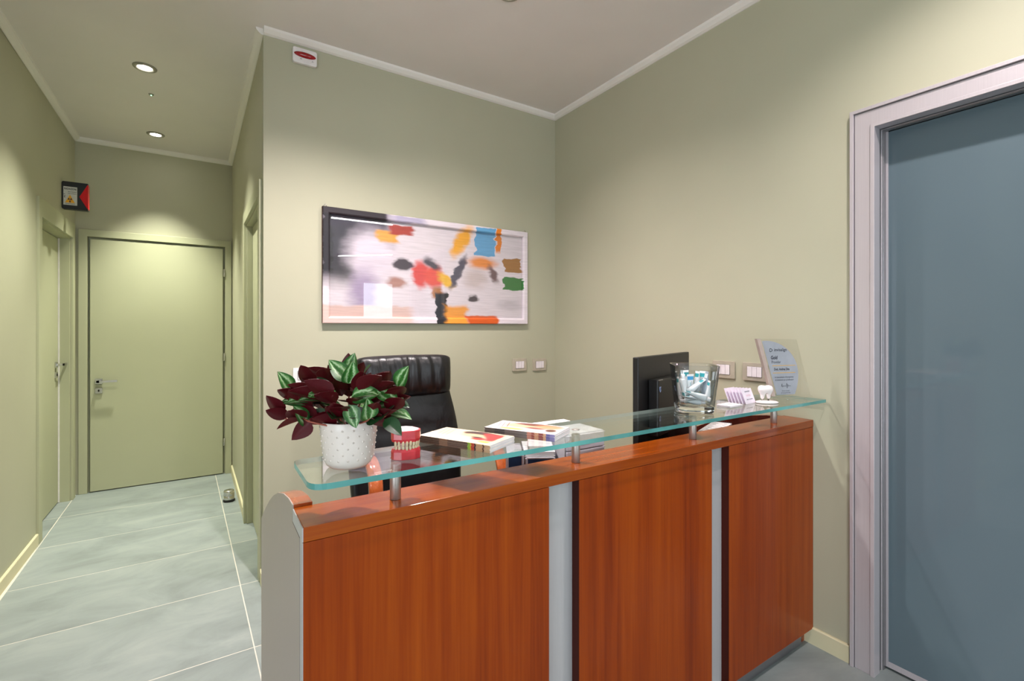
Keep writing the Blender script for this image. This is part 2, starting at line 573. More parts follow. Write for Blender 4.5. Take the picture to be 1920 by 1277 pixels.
# corridor right wall (slightly skewed in plan), with a door opening
def skew_wall(name, xf, sign, pts):
    """wall in the (y,z) plane following x = xf(y), thick on the side of sign"""
    m = MB(); n = len(pts)
    A = [(xf(y), y, z) for y, z in pts]; B = [(xf(y) + sign * 0.10, y, z) for y, z in pts]
    m.poly(A); m.poly(B[::-1])
    for i in range(n):
        j = (i + 1) % n
        m.poly([A[i], B[i], B[j], A[j]])
    o = m.build(name, M_wall, fix=False)
    bm = bmesh.new(); bm.from_mesh(o.data)
    bmesh.ops.remove_doubles(bm, verts=bm.verts[:], dist=1e-5)
    bmesh.ops.recalc_face_normals(bm, faces=bm.faces[:])
    bm.to_mesh(o.data); bm.free()
    return struct(o)
R0, R1, RZ = 2.955, 3.80, 2.085       # opening of the door on the right of the corridor
skew_wall('wall_corridor_right', cr_x, 1, [(YB + .06, -0.02), (R0, -0.02), (R0, RZ), (R1, RZ), (R1, -0.02), (YE, -0.02), (YE, WH), (YB + .06, WH)])
L0, L1, LZ = 4.205, 5.055, 2.10       # opening of the door on the left of the corridor
skew_wall('wall_corridor_left', cl_x, -1, [(YF, -0.02), (L0, -0.02), (L0, LZ), (L1, LZ), (L1, -0.02), (YE, -0.02), (YE, WH), (YF, WH)])
E0, E1, EZ = -0.825, 0.17, 2.12       # opening of the end door
wall_y('wall_corridor_end', [(-1.0, -0.02), (E0, -0.02), (E0, EZ), (E1, EZ), (E1, -0.02), (0.36, -0.02), (0.36, WH), (-1.0, WH)], YE, YE + T)
# the waiting room behind the camera
wall_y('wall_waiting_north_left', [(XW, -0.02), (-0.98, -0.02), (-0.98, WH), (XW, WH)], YF, YF + T)
wall_x('wall_waiting_left', [(YS, -0.02), (YS, WH), (YF + T, WH), (YF + T, -0.02), (-0.3, -0.02), (-0.3, 2.45), (-3.6, 2.45), (-3.6, -0.02)], XW - T, XW)
wall_y('wall_waiting_north_right', [(XR + T, -0.02), (XE, -0.02), (XE, WH), (XR + T, WH)], YO, YO + T)
wall_x('wall_waiting_right', [(YS, -0.02), (YO + T, -0.02), (YO + T, WH), (YS, WH)], XE, XE + T)
wall_y('wall_front', [(XW, -0.02), (-0.4, -0.02), (-0.4, 2.45), (1.9, 2.45), (1.9, -0.02), (3.05, -0.02), (3.05, 2.45), (4.0, 2.45), (4.0, -0.02), (XE, -0.02), (XE, WH), (XW, WH)], YS - T, YS)

def glazed_opening(name, axis, at, a0, a1, z1, label):
    """street-side glazing: a frame with mullion and panes"""
    r = struct(empty(name), label)
    fr = MB()
    w = 0.05
    def B(p0, p1, q0, q1, dd=0.03):
        if axis == 'y': fr.box(p0, at - dd, q0, p1, at + dd, q1)
        else: fr.box(at - dd, p0, q0, at + dd, p1, q1)
    B(a0, a1, 0.0, w); B(a0, a1, z1 - w, z1); B(a0, a0 + w, w, z1 - w); B(a1 - w, a1, w, z1 - w)
    fr.build('window_frame', M_alu, r)
    g = MB()
    if axis == 'y': g.box(a0 + w, at - 0.004, w, a1 - w, at + 0.004, z1 - w)
    else: g.box(at - 0.004, a0 + w, w, at + 0.004, a1 - w, z1 - w)
    g.build('pane', M_winglass, r)
glazed_opening('window_1', 'y', YS - 0.06, 3.05, 4.0, 2.45, 'tall street window mirrored in the picture glass')
glazed_opening('window_2', 'y', YS - 0.06, -0.4, 1.9, 2.45, 'wide street window behind the viewer')
glazed_opening('window_3', 'x', XW - 0.06, -3.6, -0.3, 2.45, 'wide side window of the waiting room')
def portal(name, loc, rot, sx, sy):
    d = bpy.data.lights.new(name, 'AREA'); d.shape = 'RECTANGLE'; d.size = sx; d.size_y = sy
    d.cycles.is_portal = True
    o = bpy.data.objects.new(name, d); col.objects.link(o); o.location = loc; o.rotation_euler = rot
portal('window_portal', (3.525, YS - 0.14, 1.22), (PI / 2, 0, 0), 0.95, 2.45)
portal('window_portal', (0.75, YS - 0.14, 1.22), (PI / 2, 0, 0), 2.3, 2.45)
portal('window_portal', (XW - 0.14, -1.95, 1.22), (PI / 2, 0, -PI / 2), 3.3, 2.45)

# cornice: small coved strip where walls meet the ceiling
def cornice(name, p0, p1, nrm, z0, z1):
    """p0->p1 along the wall foot line, nrm points into the room"""
    prof = [(0, 0), (0.006, 0), (0.018, 0.006), (0.033, 0.021), (0.036, 0.033), (0, 0.033)]
    rows = []
    for p, zz in ((p0, z0), (p1, z1)):
        rows.append([(p[0] + nrm[0] * a, p[1] + nrm[1] * a, zz - 0.033 + b) for a, b in prof])
    m = MB(); m.grid(rows, 0, closed_u=True, smooth=False)
    m.poly(rows[0]); m.poly(rows[1][::-1])
    return struct(m.build(name, M_trim))
cornice('trim_1', (CR0, YB), (XR, YB), (0, -1), 2.95, 2.95)
cornice('trim_2', (XR, YB), (XR, YO), (-1, 0), 2.95, 2.95)
cornice('trim_3', (CR0, YB), (CR1, YE), (-1, 0), ceil_z(YB), ceil_z(YE))
cornice('trim_4', (CL0, YB), (CL1, YE), (1, 0), ceil_z(YB), ceil_z(YE))
cornice('trim_5', (CL1, YE), (CR1, YE), (0, -1), ceil_z(YE), ceil_z(YE))
cornice('trim_6', (CL0, YF), (CL0, YB), (1, 0), 2.95, 2.95)

# skirting boards
def skirting(name, pts, nrm, h=0.072, d=0.012):
    (x0, y0), (x1, y1) = pts
    m = MB()
    rows = []
    for x, y in pts:
        rows.append([(x, y, 0), (x + nrm[0] * d, y + nrm[1] * d, 0), (x + nrm[0] * d, y + nrm[1] * d, h - 0.004),
                     (x + nrm[0] * (d - 0.004), y + nrm[1] * (d - 0.004), h), (x, y, h)])
    m.grid(rows, 0, closed_u=True, smooth=False); m.poly(rows[0]); m.poly(rows[1][::-1])
    return struct(m.build(name, M_base))
skirting('baseboard_left', ((cl_x(YF), YF), (cl_x(3.72), 3.72)), (1, 0))
skirting('baseboard_left_end', ((cl_x(3.722), 3.722), (cl_x(4.125), 4.125)), (1, 0))
skirting('baseboard_corridor_right', ((cr_x(3.93), 3.93), (cr_x(YE), YE)), (-1, 0))
skirting('baseboard_corridor_corner', ((CR0, YB - 0.0), (cr_x(2.885), 2.885)), (-1, 0))
skirting('baseboard_right', ((XR, 0.888), (XR, YB)), (-1, 0))
skirting('baseboard_back', ((CR0 - 0.012, YB), (XR, YB)), (0, -1))

# ------------------------------------------------------------------ doors
def lever_set(parent, axis, flip, at):
    """square rosette with a flat lever, and a square key rosette under it.
    built in local axes: u along the door, w out of the door, z up"""
    cx, cy, cz = at
    def P(u, w, z):
        return (cx + u * flip, cy - w, cz + z) if axis == 'y' else (cx + w * 1, cy + u * flip, cz + z)
    def B(mb, u0, w0, z0, u1, w1, z1):
        a = P(u0, w0, z0); b = P(u1, w1, z1)
        mb.box(min(a[0], b[0]), min(a[1], b[1]), min(a[2], b[2]), max(a[0], b[0]), max(a[1], b[1]), max(a[2], b[2]))
    h = empty('handle'); h.parent = parent
    m = MB(); B(m, -0.024, 0, -0.022, 0.024, 0.010, 0.022); m.build('rosette', M_chrome, h, 0.001)
    m = MB(); B(m, -0.010, 0.010, -0.009, 0.010, 0.052, 0.009); B(m, -0.010, 0.042, -0.009, 0.125, 0.052, 0.009); m.build('lever', M_chrome, h, 0.001)
    k = MB(); B(k, -0.024, 0, -0.100, 0.024, 0.010, -0.056)
    ko = k.build('key_rosette', M_chrome, h, 0.001)
    k = MB(); B(k, -0.005, 0.010, -0.086, 0.005, 0.0125, -0.068); k.build('keyhole', M_gap, h)
    return h

# door at the end of the corridor
d1 = struct(empty('door_1'), 'sage green flush door closing the end of the corridor')
cas = MB()
cas.prism([(-0.868, 0), (-0.812, 0), (-0.812, 2.115), (0.159, 2.115), (0.159, 0), (0.210, 0), (0.210, 2.172), (-0.868, 2.172)], YE - 0.018, YE + 0.002, 'y')
cas.build('casing', M_door, d1, 0.002)
jam = MB()
jam.prism([(E0, 0), (-0.8125, 0), (-0.8125, 2.1145), (0.1585, 2.1145), (0.1585, 0), (E1, 0), (E1, EZ), (E0, EZ)], YE + 0.002, YE + 0.10, 'y')
jam.build('jamb', M_door, d1)
leaf1 = bx('leaf', M_door, d1, -0.796, YE - 0.008, 0.008, 0.141, YE + 0.030, 2.096, 0.0015)
bx('rebate', M_door, d1, -0.8123, YE + 0.032, 0.0, 0.1583, YE + 0.05, 2.1143)
for z in (0.30, 1.09, 1.87):
    h = MB(); h.lathe([(0.006, -0.035), (0.0075, -0.033), (0.0075, 0.033), (0.006, 0.035)], 12, 0, (0.152, YE - 0.022, z))
    h.build('hinge', M_chrome, d1)
lever_set(leaf1, 'y', 1, (-0.740, YE - 0.008, 0.918))

# door on the left of the corridor, set deep in the wall
d2 = struct(empty('door_2'), 'sage green door set deep in the left corridor wall')
xl = cl_x(4.6)
cas = MB()
cas.prism([(4.132, 0), (4.205, 0), (4.205, 2.075), (5.055, 2.075), (5.055, 0), (5.128, 0), (5.128, 2.195), (4.132, 2.195)], xl - 0.004, xl + 0.014, 'x')
cas.build('casing', M_door, d2, 0.002)
jam = MB()
jam.prism([(L0, 0), (4.222, 0), (4.222, 2.062), (5.036, 2.062), (5.036, 0), (L1, 0), (L1, LZ), (L0, LZ)], xl - 0.10, xl - 0.004, 'x')
jam.build('jamb', M_door, d2)
leaf2 = bx('leaf', M_door, d2, xl - 0.110, 4.226, 0.008, xl - 0.070, 5.028, 2.055, 0.0015)
bx('seal', M_white, d2, xl - 0.072, 5.030, 0.004, xl - 0.062, 5.036, 2.06)
bx('gap_back', M_gap, d2, xl - 0.125, 4.215, 0.0, xl - 0.112, 5.045, 2.07)
lever_set(leaf2, 'x', 1, (xl - 0.070, 4.955, 1.08))

# door on the right of the corridor
d3 = struct(empty('door_3'), 'sage green door in the right corridor wall seen edge on')
def skew_box(mb, y0, y1, z0, z1, o0, o1):
    b = len(mb.v)
    for z in (z0, z1):
        mb.v += [(cr_x(y0) + o0, y0, z), (cr_x(y0) + o1, y0, z), (cr_x(y1) + o1, y1, z), (cr_x(y1) + o0, y1, z)]
    for q in ((3, 2, 1, 0), (4, 5, 6, 7), (0, 1, 5, 4), (1, 2, 6, 5), (2, 3, 7, 6), (3, 0, 4, 7)):
        mb.f.append(tuple(b + k for k in q)); mb.m.append(0)
def skew_part(name, mat, y0, y1, z0, z1, o0, o1, bevel=0.0015):
    m = MB(); skew_box(m, y0, y1, z0, z1, o0, o1); return m.build(name, mat, d3, bevel)
skew_part('casing_upright', M_door, 2.885, 2.955, 0, 2.165, -0.016, 0.002)
skew_part('casing_upright', M_door, 3.80, 3.87, 0, 2.165, -0.016, 0.002)
skew_part('casing_head', M_door, 2.955, 3.80, 2.085, 2.165, -0.016, 0.002)
skew_part('jamb', M_door, 2.957, 2.972, 0, 2.085, 0.002, 0.095)
skew_part('jamb', M_door, 3.785, 3.798, 0, 2.085, 0.002, 0.095)
skew_part('jamb_head', M_door, 2.972, 3.785, 2.070, 2.085, 0.002, 0.095)
skew_part('leaf', M_door, 2.976, 3.778, 0.008, 2.064, 0.038, 0.078)
skew_part('gap_back', M_gap, 2.96, 3.798, 0.0, 2.08, 0.082, 0.095, 0)

# glass door at the right
d4 = struct(empty('door_4'), 'frosted grey blue glass door in a satin aluminium frame')
def frame_u(name, mat, o_y, i_y, o_z, i_z, x0, x1, bevel=0.001):
    """upside-down U running round the opening; o = outer edge, i = inner edge, mirrored about the opening centre"""
    cy = (DY0 + DY1) / 2
    m = MB()
    m.prism([(o_y, 0), (i_y, 0), (i_y, i_z), (2 * cy - i_y, i_z), (2 * cy - i_y, 0), (2 * cy - o_y, 0), (2 * cy - o_y, o_z), (o_y, o_z)], x0, x1, 'x')
    return m.build(name, mat, d4, bevel)
frame_u('outer_bead', M_alu, 0.882, 0.869, 2.237, 2.224, XR - 0.022, XR + 0.004)
frame_u('flat_architrave', M_alu, 0.8665, 0.812, 2.2215, 2.166, XR - 0.014, XR + 0.004)
frame_u('inner_bead', M_alu, 0.812, 0.798, 2.166, 2.152, XR - 0.020, XR + 0.03)
frame_u('rebate', M_alu_d, DY1, 0.803, DZ, 2.158, XR + 0.030, XR + 0.062)
frame_u('rebate_line', M_alu, 0.8028, 0.800, 2.1575, 2.1555, XR + 0.056, XR + 0.062)
frame_u('rebate_stop', M_alu_d, DY1, 0.7955, DZ, 2.152, XR + 0.0622, XR + 0.084)
# swinging leaf: alu rails and the pane
LY0, LY1, LX = -0.108, 0.794, XR + 0.088
m = MB()
m.prism([(LY0, 0.012), (LY1, 0.012), (LY1, 2.151), (LY0, 2.151)], LX, LX + 0.02, 'x')
M_frost = None
t = NT('frosted_grey_glass')
cc = t.coord()
t.l(t.ramp(t.noise(1.3, 2, 0.5, cc), [(0.3, srgb(90, 106, 114)), (0.7, srgb(95, 111, 119))]), t.bsdf.inputs['Base Color'])
t.bsdf.inputs['Roughness'].default_value = 0.5
t.bsdf.inputs['Specular IOR Level'].default_value = 0.2
t.bsdf.inputs['Coat Weight'].default_value = 1.0
t.bsdf.inputs['Coat Roughness'].default_value = 0.02
t.bsdf.inputs['Coat IOR'].default_value = 1.4
M_frost = t.mat
leaf4 = m.build('leaf', M_frost, d4, 0.001)
m = MB()
m.prism([(LY0 - 0.001, 0.010), (LY1 + 0.001, 0.010), (LY1 + 0.001, 2.1515), (LY1 - 0.006, 2.1515), (LY1 - 0.006, 0.030), (LY0 - 0.001, 0.030)], LX - 0.006, LX + 0.002, 'x')
m.build('edge_rail', M_alu, leaf4)
bx('gap_back', M_gap, d4, XR + 0.109, -0.15, 0.0, XR + 0.118, 0.835, 2.19)

# ------------------------------------------------------------------ lamps
M_lens = emitter('lit_lens', (1.0, 0.95, 0.86), 40.0)
M_lens_w = emitter('lit_tube', (1.0, 0.97, 0.95), LINEAR_E)
M_ringw = plain('grey_lamp_ring', srgb(150, 146, 132), 0.4)
def downlight(x, y, z, watts, angle, label, color, blend=0.35, group='recessed ceiling spotlights', tilt=(0, 0)):
    r = thing('recessed_spotlight', label, 'spotlight', (x, y, z), 0, group)
    m = MB(); m.lathe([(0.036, -0.001), (0.040, -0.007), (0.052, -0.008), (0.060, -0.004), (0.061, 0.0), (0.036, 0.0)], 32, 0, (0, 0, 0), False, False)
    m.build('trim_ring', M_ringw, r)
    m = MB(); m.lathe([(0.0005, -0.003), (0.036, -0.003)], 32, 0, (0, 0, 0), True, False)
    m.build('lens', M_lens, r)
    d = bpy.data.lights.new('lamp', 'SPOT')
    d.energy = watts; d.color = color; d.spot_size = math.radians(angle); d.spot_blend = blend; d.shadow_soft_size = 0.03
    o = bpy.data.objects.new('lamp', d); col.objects.link(o); o.parent = r
    o.location = (0, 0, -0.012); o.rotation_euler = (tilt[0], tilt[1], 0)
    return r
downlight(-0.305, 3.625, ceil_z(3.625), CORRIDOR_W, 94, 'lit round spotlight in the corridor ceiling, nearer of the two', WARM, 1.0)
downlight(-0.333, 4.79, ceil_z(4.79), CORRIDOR_W, 78, 'lit round spotlight in the corridor ceiling near the end door', WARM, 0.9)
downlight(1.21, 1.90, 2.95, RECEPTION_W * 0.6, 134, 'round ceiling spotlight above the reception desk chair', NEUT, 1.0)
downlight(0.45, 1.86, 2.95, RECEPTION_W * 1.6, 130, 'round ceiling spotlight above the potted plant end of the desk', NEUT, 1.0)
downlight(1.58, 0.35, 2.95, RECEPTION_W * 0.72, 138, 'round ceiling spotlight in front of the glass door', NEUT, 1.0)

s = thing('motion_sensor', 'tiny ceiling sensor with a green light between the corridor spotlights', 'sensor', (-0.303, 4.01, ceil_z(4.01)))
m = MB(); m.lathe([(0.004, -0.006), (0.012, -0.005), (0.016, 0.0)], 20); m.build('sensor_body', M_ringw, s)
m = MB(); m.lathe([(0.0005, -0.010), (0.003, -0.009), (0.004, -0.006)], 12, 0, (0, 0, 0), False, False); m.build('indicator', emitter('green_led', (0.2, 1.0, 0.45), 6.0), s)

def linear_lamp(p0, p1, label, watts_e):
    r = thing('linear_ceiling_lamp', label, 'ceiling lamp', ((p0[0] + p1[0]) / 2, (p0[1] + p1[1]) / 2, 2.95), math.atan2(p1[1] - p0[1], p1[0] - p0[0]), 'linear lamps of the waiting room')
    L = math.hypot(p1[0] - p0[0], p1[1] - p0[1]) / 2
    bx('housing', M_alu, r, -L, -0.04, -0.05, L, 0.04, 0.0, 0.004)
    bx('diffuser', M_lens_w, r, -L + 0.02, -0.022, -0.062, L - 0.02, 0.022, -0.0505, 0.004)
linear_lamp((1.46, -1.31), (2.48, -1.31), 'slim linear lamp on the waiting room ceiling', 1)
linear_lamp((2.40, -5.0), (3.55, -4.0), 'slanted linear lamp near the street window', 1)
linear_lamp((-1.6, -1.0), (-1.6, -3.2), 'long linear lamp beside the waiting room side window', 1)

# ------------------------------------------------------------------ reception desk
DF = 1.028                       # front face
desk = thing('reception_desk', 'cherry veneer reception desk with silver strips and curved silver end', 'desk', (0.16, DF, 0))
O = Vector((0.16, DF, 0))
def dk(name, mat, x0, y0, z0, x1, y1, z1, bevel=0.0012, parent=desk):
    return bx(name, mat, parent, x0 - O.x, y0 - O.y, z0, x1 - O.x, y1 - O.y, z1, bevel)
XE1 = XR - 0.002
PT = 0.937
dk('front_panel', M_wood_z, 0.1655, DF, 0.066, 0.782, DF + 0.030, PT)
dk('front_panel', M_wood_z2, 0.888, DF, 0.066, 1.499, DF + 0.030, PT)
dk('front_panel', M_wood_z3, 1.600, DF, 0.066, XE1, DF + 0.030, PT)
dk('shaded_panel_edge', M_wood_dark, 0.8872, DF + 0.001, 0.066, 0.8882, DF + 0.030, PT, 0)  # shadow on the panel's left side, put into a darker cherry colour
dk('shaded_panel_edge', M_wood_dark, 1.5992, DF + 0.001, 0.066, 1.6002, DF + 0.030, PT, 0)
dk('panel_end_edging', M_strip, 0.1642, DF + 0.001, 0.066, 0.1655, DF + 0.031, PT, 0)
dk('metal_strip', M_strip, 0.760, DF + 0.031, 0.03, 0.910, DF + 0.036, PT, 0)
dk('metal_strip', M_strip, 1.477, DF + 0.031, 0.03, 1.622, DF + 0.036, PT, 0)
dk('carcass_board', M_wood_dark, 0.20, DF + 0.037, 0.0, XE1, DF + 0.055, PT, 0)
dk('kickplate', M_alu_d, 0.20, DF + 0.0255, 0.0, 2.164, DF + 0.0365, 0.066, 0.001)
cap = dk('top_cap', M_wood_x, 0.1655, DF - 0.001, 0.938, XE1, 1.152, 0.968, 0.0015)
dk('cap_end_edging', M_strip, 0.1635, DF, 0.939, 0.1656, 1.151, 0.967, 0, cap)

# end panels: same outline both ends, front at cap level, sweeping down to the worktop
def end_outline():
    pts = [(1.0605, 0.0), (1.0605, 0.936)]
    pts += [(1.105, 0.936), (1.1535, 0.9365), (1.1535, 0.9745)]
    ctrl = [(1.153, 0.9745), (1.21, 0.972), (1.30, 0.957), (1.40, 0.930), (1.50, 0.893), (1.60, 0.848), (1.70, 0.796), (1.78, 0.752), (1.845, 0.712)]
    pts += ctrl[1:]
    pts += [(1.845, 0.0)]
    return pts
eo = end_outline()
def end_panel(name, x0, x1, mats, dz=0.0):
    m = MB(); m.prism([(y - O.y, max(0.0, z - dz)) for y, z in eo], x0 - O.x, x1 - O.x, 'x', 0, False, 1)
    return m.build(name, mats, desk)
end_panel('end_panel', 0.166, 0.205, [M_wood_z, M_wood_y])
m = MB(); m.prism([(y - O.y, z) for y, z in eo], 0.1635 - O.x, 0.166 - O.x, 'x')
m.build('silver_end_face', M_endpanel, desk)
end_panel('inner_end_panel', XR - 0.040, XR - 0.003, [M_wood_dark, M_wood_y], 0.009)
dk('worktop', M_wood_x, 0.205, DF + 0.056, 0.692, XR - 0.040, 1.80, 0.72, 0.002)

# steel posts holding the glass
for x, y in ((0.375, 1.086), (0.928, 1.090), (1.472, 1.087), (2.003, 1.085)):
    p = empty('steel_post', (x - O.x, y - O.y, 0.968)); p.parent = desk
    m = MB(); m.lathe([(0.0122, 0.0), (0.0128, 0.001), (0.0128, 0.0825), (0.0122, 0.0835)], 28); m.build('post_tube', M_steel, p)
    m = MB(); m.lathe([(0.012, 0.0961), (0.0125, 0.0965), (0.0, 0.0972)], 24); m.build('post_disc', M_steel, p)

# glass shelf
ZG0, ZG = 1.052, 1.064
def rounded(poly, r, n=6):
    out = []
    k = len(poly)
    for i in range(k):
        p = Vector(poly[i]); a = Vector(poly[i - 1]); b = Vector(poly[(i + 1) % k])
        rr = r[i] if isinstance(r, (list, tuple)) else r
        if rr <= 0: out.append(tuple(p)); continue
        da = (a - p).normalized(); db = (b - p).normalized()
        ang = da.angle(db); dd = rr / math.tan(ang / 2)
        p0 = p + da * dd; p1 = p + db * dd
        for s in range(n + 1):
            tt = s / n
            q = p0.lerp(p, tt).lerp(p.lerp(p1, tt), tt)
            out.append((q.x, q.y))
    return out
gp = rounded([(0.170, 1.192), (0.170, 0.979), (XR - 0.012, 0.972), (XR - 0.012, 1.215)], [0.022, 0.040, 0.003, 0.003], 8)
m = MB()
n = len(gp)
gx, gy = 0.17, 0.98
low = [(x - gx, y - gy, ZG0 - 0.968) for x, y in gp]; up = [(x - gx, y - gy, ZG - 0.968) for x, y in gp]
m.poly(up, 0); m.poly(low[::-1], 0)
b0 = len(m.v); m.v += low + up
for i in range(n):
    j = (i + 1) % n
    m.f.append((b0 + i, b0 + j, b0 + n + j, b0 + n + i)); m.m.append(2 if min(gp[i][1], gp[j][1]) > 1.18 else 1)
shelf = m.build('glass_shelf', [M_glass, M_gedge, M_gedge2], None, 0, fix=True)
shelf.location = (gx, gy, 0.968)
tag(shelf, 'long clear glass counter shelf with teal edge on steel posts', 'shelf')

# ------------------------------------------------------------------ picture on the back wall
PW, PH = 1.392, 0.657
pic = thing('framed_picture', 'wide framed abstract picture in lilac, red, orange and blue on the wall behind the desk', 'picture', (0.553, YB - 0.001, 1.390))
art = [
    ('r', 0.13, 0.86, 0.15, 0.16, (62, 52, 72), 0.25, 0),
    ('r', 0.06, 0.62, 0.085, 0.26, (58, 54, 64), 0.4, 0),
    ('e', 0.20, 0.62, 0.10, 0.22, (226, 214, 226), 0.5, 0),
    ('e', 0.17, 0.27, 0.06, 0.20, (170, 152, 182), 0.6, 0),
    ('r', 0.18, 0.06, 0.20, 0.10, (222, 188, 180), 0.12, 0),
    ('r', 0.02, 0.74, 0.02, 0.30, (40, 36, 42), 0.1, 0),
    ('r', 0.13, 0.98, 0.13, 0.045, (48, 40, 46), 0.1, 0),
    ('r', 0.27, 0.80, 0.045, 0.055, (236, 168, 70), 0.3, 8),
    ('r', 0.33, 0.87, 0.055, 0.045, (176, 60, 52), 0.2, 0),
    ('r', 0.36, 0.97, 0.075, 0.03, (176, 168, 192), 0.4, 0),
    ('e', 0.34, 0.55, 0.048, 0.055, (70, 60, 72), 0.25, 0),
    ('e', 0.31, 0.38, 0.045, 0.05, (176, 130, 120), 0.4, 0),
    ('e', 0.42, 0.47, 0.040, 0.13, (222, 92, 88), 0.3, 0),
    ('e', 0.485, 0.46, 0.045, 0.12, (230, 96, 84), 0.35, 0),
    ('e', 0.475, 0.58, 0.028, 0.06, (90, 84, 92), 0.5, 30),
    ('e', 0.545, 0.43, 0.035, 0.08, (238, 186, 70), 0.35, 20),
    ('e', 0.50, 0.30, 0.03, 0.06, (178, 116, 70), 0.3, 0),
    ('r', 0.525, 0.14, 0.032, 0.17, (40, 38, 44), 0.12, 2),
    ('r', 0.60, 0.08, 0.055, 0.10, (240, 158, 60), 0.25, 0),
    ('r', 0.735, 0.03, 0.085, 0.055, (214, 92, 34), 0.12, 0),
    ('e', 0.61, 0.52, 0.022, 0.17, (84, 80, 98), 0.3, -12),
    ('e', 0.625, 0.83, 0.035, 0.16, (244, 172, 52), 0.4, -14),
    ('r', 0.755, 0.85, 0.055, 0.14, (104, 168, 214), 0.04, 0),
    ('r', 0.828, 0.88, 0.014, 0.13, (230, 130, 40), 0.15, 0),
    ('e', 0.74, 0.63, 0.075, 0.06, (232, 140, 66), 0.5, 0),
    ('e', 0.70, 0.46, 0.06, 0.10, (206, 190, 190), 0.6, 0),
    ('e', 0.80, 0.52, 0.022, 0.09, (110, 84, 90), 0.5, 15),
    ('e', 0.69, 0.255, 0.035, 0.03, (72, 60, 70), 0.3, 0),
    ('r', 0.915, 0.63, 0.052, 0.075, (166, 116, 62), 0.06, 0),
    ('r', 0.915, 0.43, 0.055, 0.07, (58, 124, 62), 0.05, 0),
    ('e', 0.90, 0.20, 0.07, 0.06, (206, 196, 204), 0.6, 0),
]
M_art = printed('abstract_colour_field_print', srgb(228, 217, 224), art, 0.4, 0.06, 16.0, 0.0, 0.14)
def puv(x, z): return (x / PW, z / PH)
# moulded frame, its print runs on from the picture
prof = [(0.0, 0.0), (0.0, 0.024), (0.004, 0.028), (0.030, 0.028), (0.036, 0.025), (0.041, 0.017), (0.041, 0.002)]
corners = [((0, 0), (1, 1)), ((PW, 0), (-1, 1)), ((PW, PH), (-1, -1)), ((0, PH), (1, -1))]
for i in range(4):
    (c0, d0), (c1, d1) = corners[i], corners[(i + 1) % 4]
    m = MB()
    r0 = [(c0[0] + d0[0] * a, -b, c0[1] + d0[1] * a) for a, b in prof]
    r1 = [(c1[0] + d1[0] * a, -b, c1[1] + d1[1] * a) for a, b in prof]
    for k in range(len(prof) - 1):
        q = [r0[k], r1[k], r1[k + 1], r0[k + 1]]
        m.poly(q, 1 if k == 0 else 0, [puv(p[0], p[2]) for p in q])
    m.poly([r0[0], r0[-1], r1[-1], r1[0]], 1, [(0, 0)] * 4)
    m.build('frame_moulding', [M_art, M_wood_dark], pic, fix=False)
m = MB(); q = [(0.036, -0.010, 0.036), (PW - 0.036, -0.010, 0.036), (PW - 0.036, -0.010, PH - 0.036), (0.036, -0.010, PH - 0.036)]
m.poly(q, 0, [puv(p[0], p[2]) for p in q])
m.build('print', M_art, pic, fix=False)
bx('glazing', sheet_glass('picture_glass', (0.98, 0.98, 0.98, 1), 1.5), pic, 0.038, -0.016, 0.038, PW - 0.038, -0.0145, PH - 0.038)
for x in (0.016, PW - 0.02):
    m = MB(); m.tube([(x - 0.008, -0.012, PH - 0.002), (x - 0.005, -0.013, PH + 0.010), (x, -0.013, PH + 0.014), (x + 0.005, -0.013, PH + 0.010), (x + 0.008, -0.012, PH - 0.002)], 0.0018, 6)
    m.build('hanging_hook', M_chrome, pic)

# ------------------------------------------------------------------ switches and sockets
def switch_plate(loc, rz, label, w, h, plate, nkeys, keymat, group, kw=0.60, kh=0.56, holes=False):
    """plate faces local -Y"""
    r = thing('wall_switch', label, 'switch', loc, rz, group)
    m = MB(); m.prism(rounded([(-w / 2, -h / 2), (w / 2, -h / 2), (w / 2, h / 2), (-w / 2, h / 2)], 0.004, 3), -0.009, 0.0, 'y')
    m.build('cover_plate', plate, r, 0.0015)
    bx('key_surround', M_gap, r, -w * kw / 2 - 0.001, -0.0095, -h * kh / 2 - 0.001, w * kw / 2 + 0.001, -0.0085, h * kh / 2 + 0.001)
    kwid = w * kw / nkeys
    for k in range(nkeys):
        x0 = -w * kw / 2 + k * kwid
        ko = bx('key', keymat, r, x0 + 0.0008, -0.0125, -h * kh / 2, x0 + kwid - 0.0008, -0.0088, h * kh / 2, 0.0008)
        if holes:
            for zz in (-0.010, 0.0, 0.010):
                hm = MB()
                hm.prism([(x0 + kwid / 2 + 0.0022 * math.cos(a * PI / 4), zz + 0.0022 * math.sin(a * PI / 4)) for a in range(8)], -0.0128, -0.0124, 'y')
                hm.build('socket_hole', M_gap, ko)
    return r
M_keyp = plain('pale_switch_key', srgb(232, 224, 228), 0.4)
switch_plate((0.463, YB - 0.0005, 1.104), 0, 'white light switch plate behind the potted plant', 0.118, 0.082, M_white, 3, M_keyp, 'switch plates on the walls')
switch_plate((1.888, YB - 0.0005, 1.100), 0, 'champagne switch plate on the back wall, left of the pair by the corner', 0.118, 0.088, M_cream, 3, M_keyp, 'switch plates on the walls')
switch_plate((2.064, YB - 0.0005, 1.094), 0, 'champagne plate on the back wall closest to the corner', 0.118, 0.088, M_cream, 3, M_keyp, 'switch plates on the walls', 0.6, 0.56)
switch_plate((XR - 0.0005, 1.449, 1.155), -PI / 2, 'champagne switch plate on the right wall beside the glass vase', 0.120, 0.086, M_cream, 3, M_keyp, 'switch plates on the walls')
switch_plate((XR - 0.0005, 1.286, 1.155), -PI / 2, 'champagne switch plate on the right wall behind the award', 0.120, 0.086, M_cream, 3, M_keyp, 'switch plates on the walls')

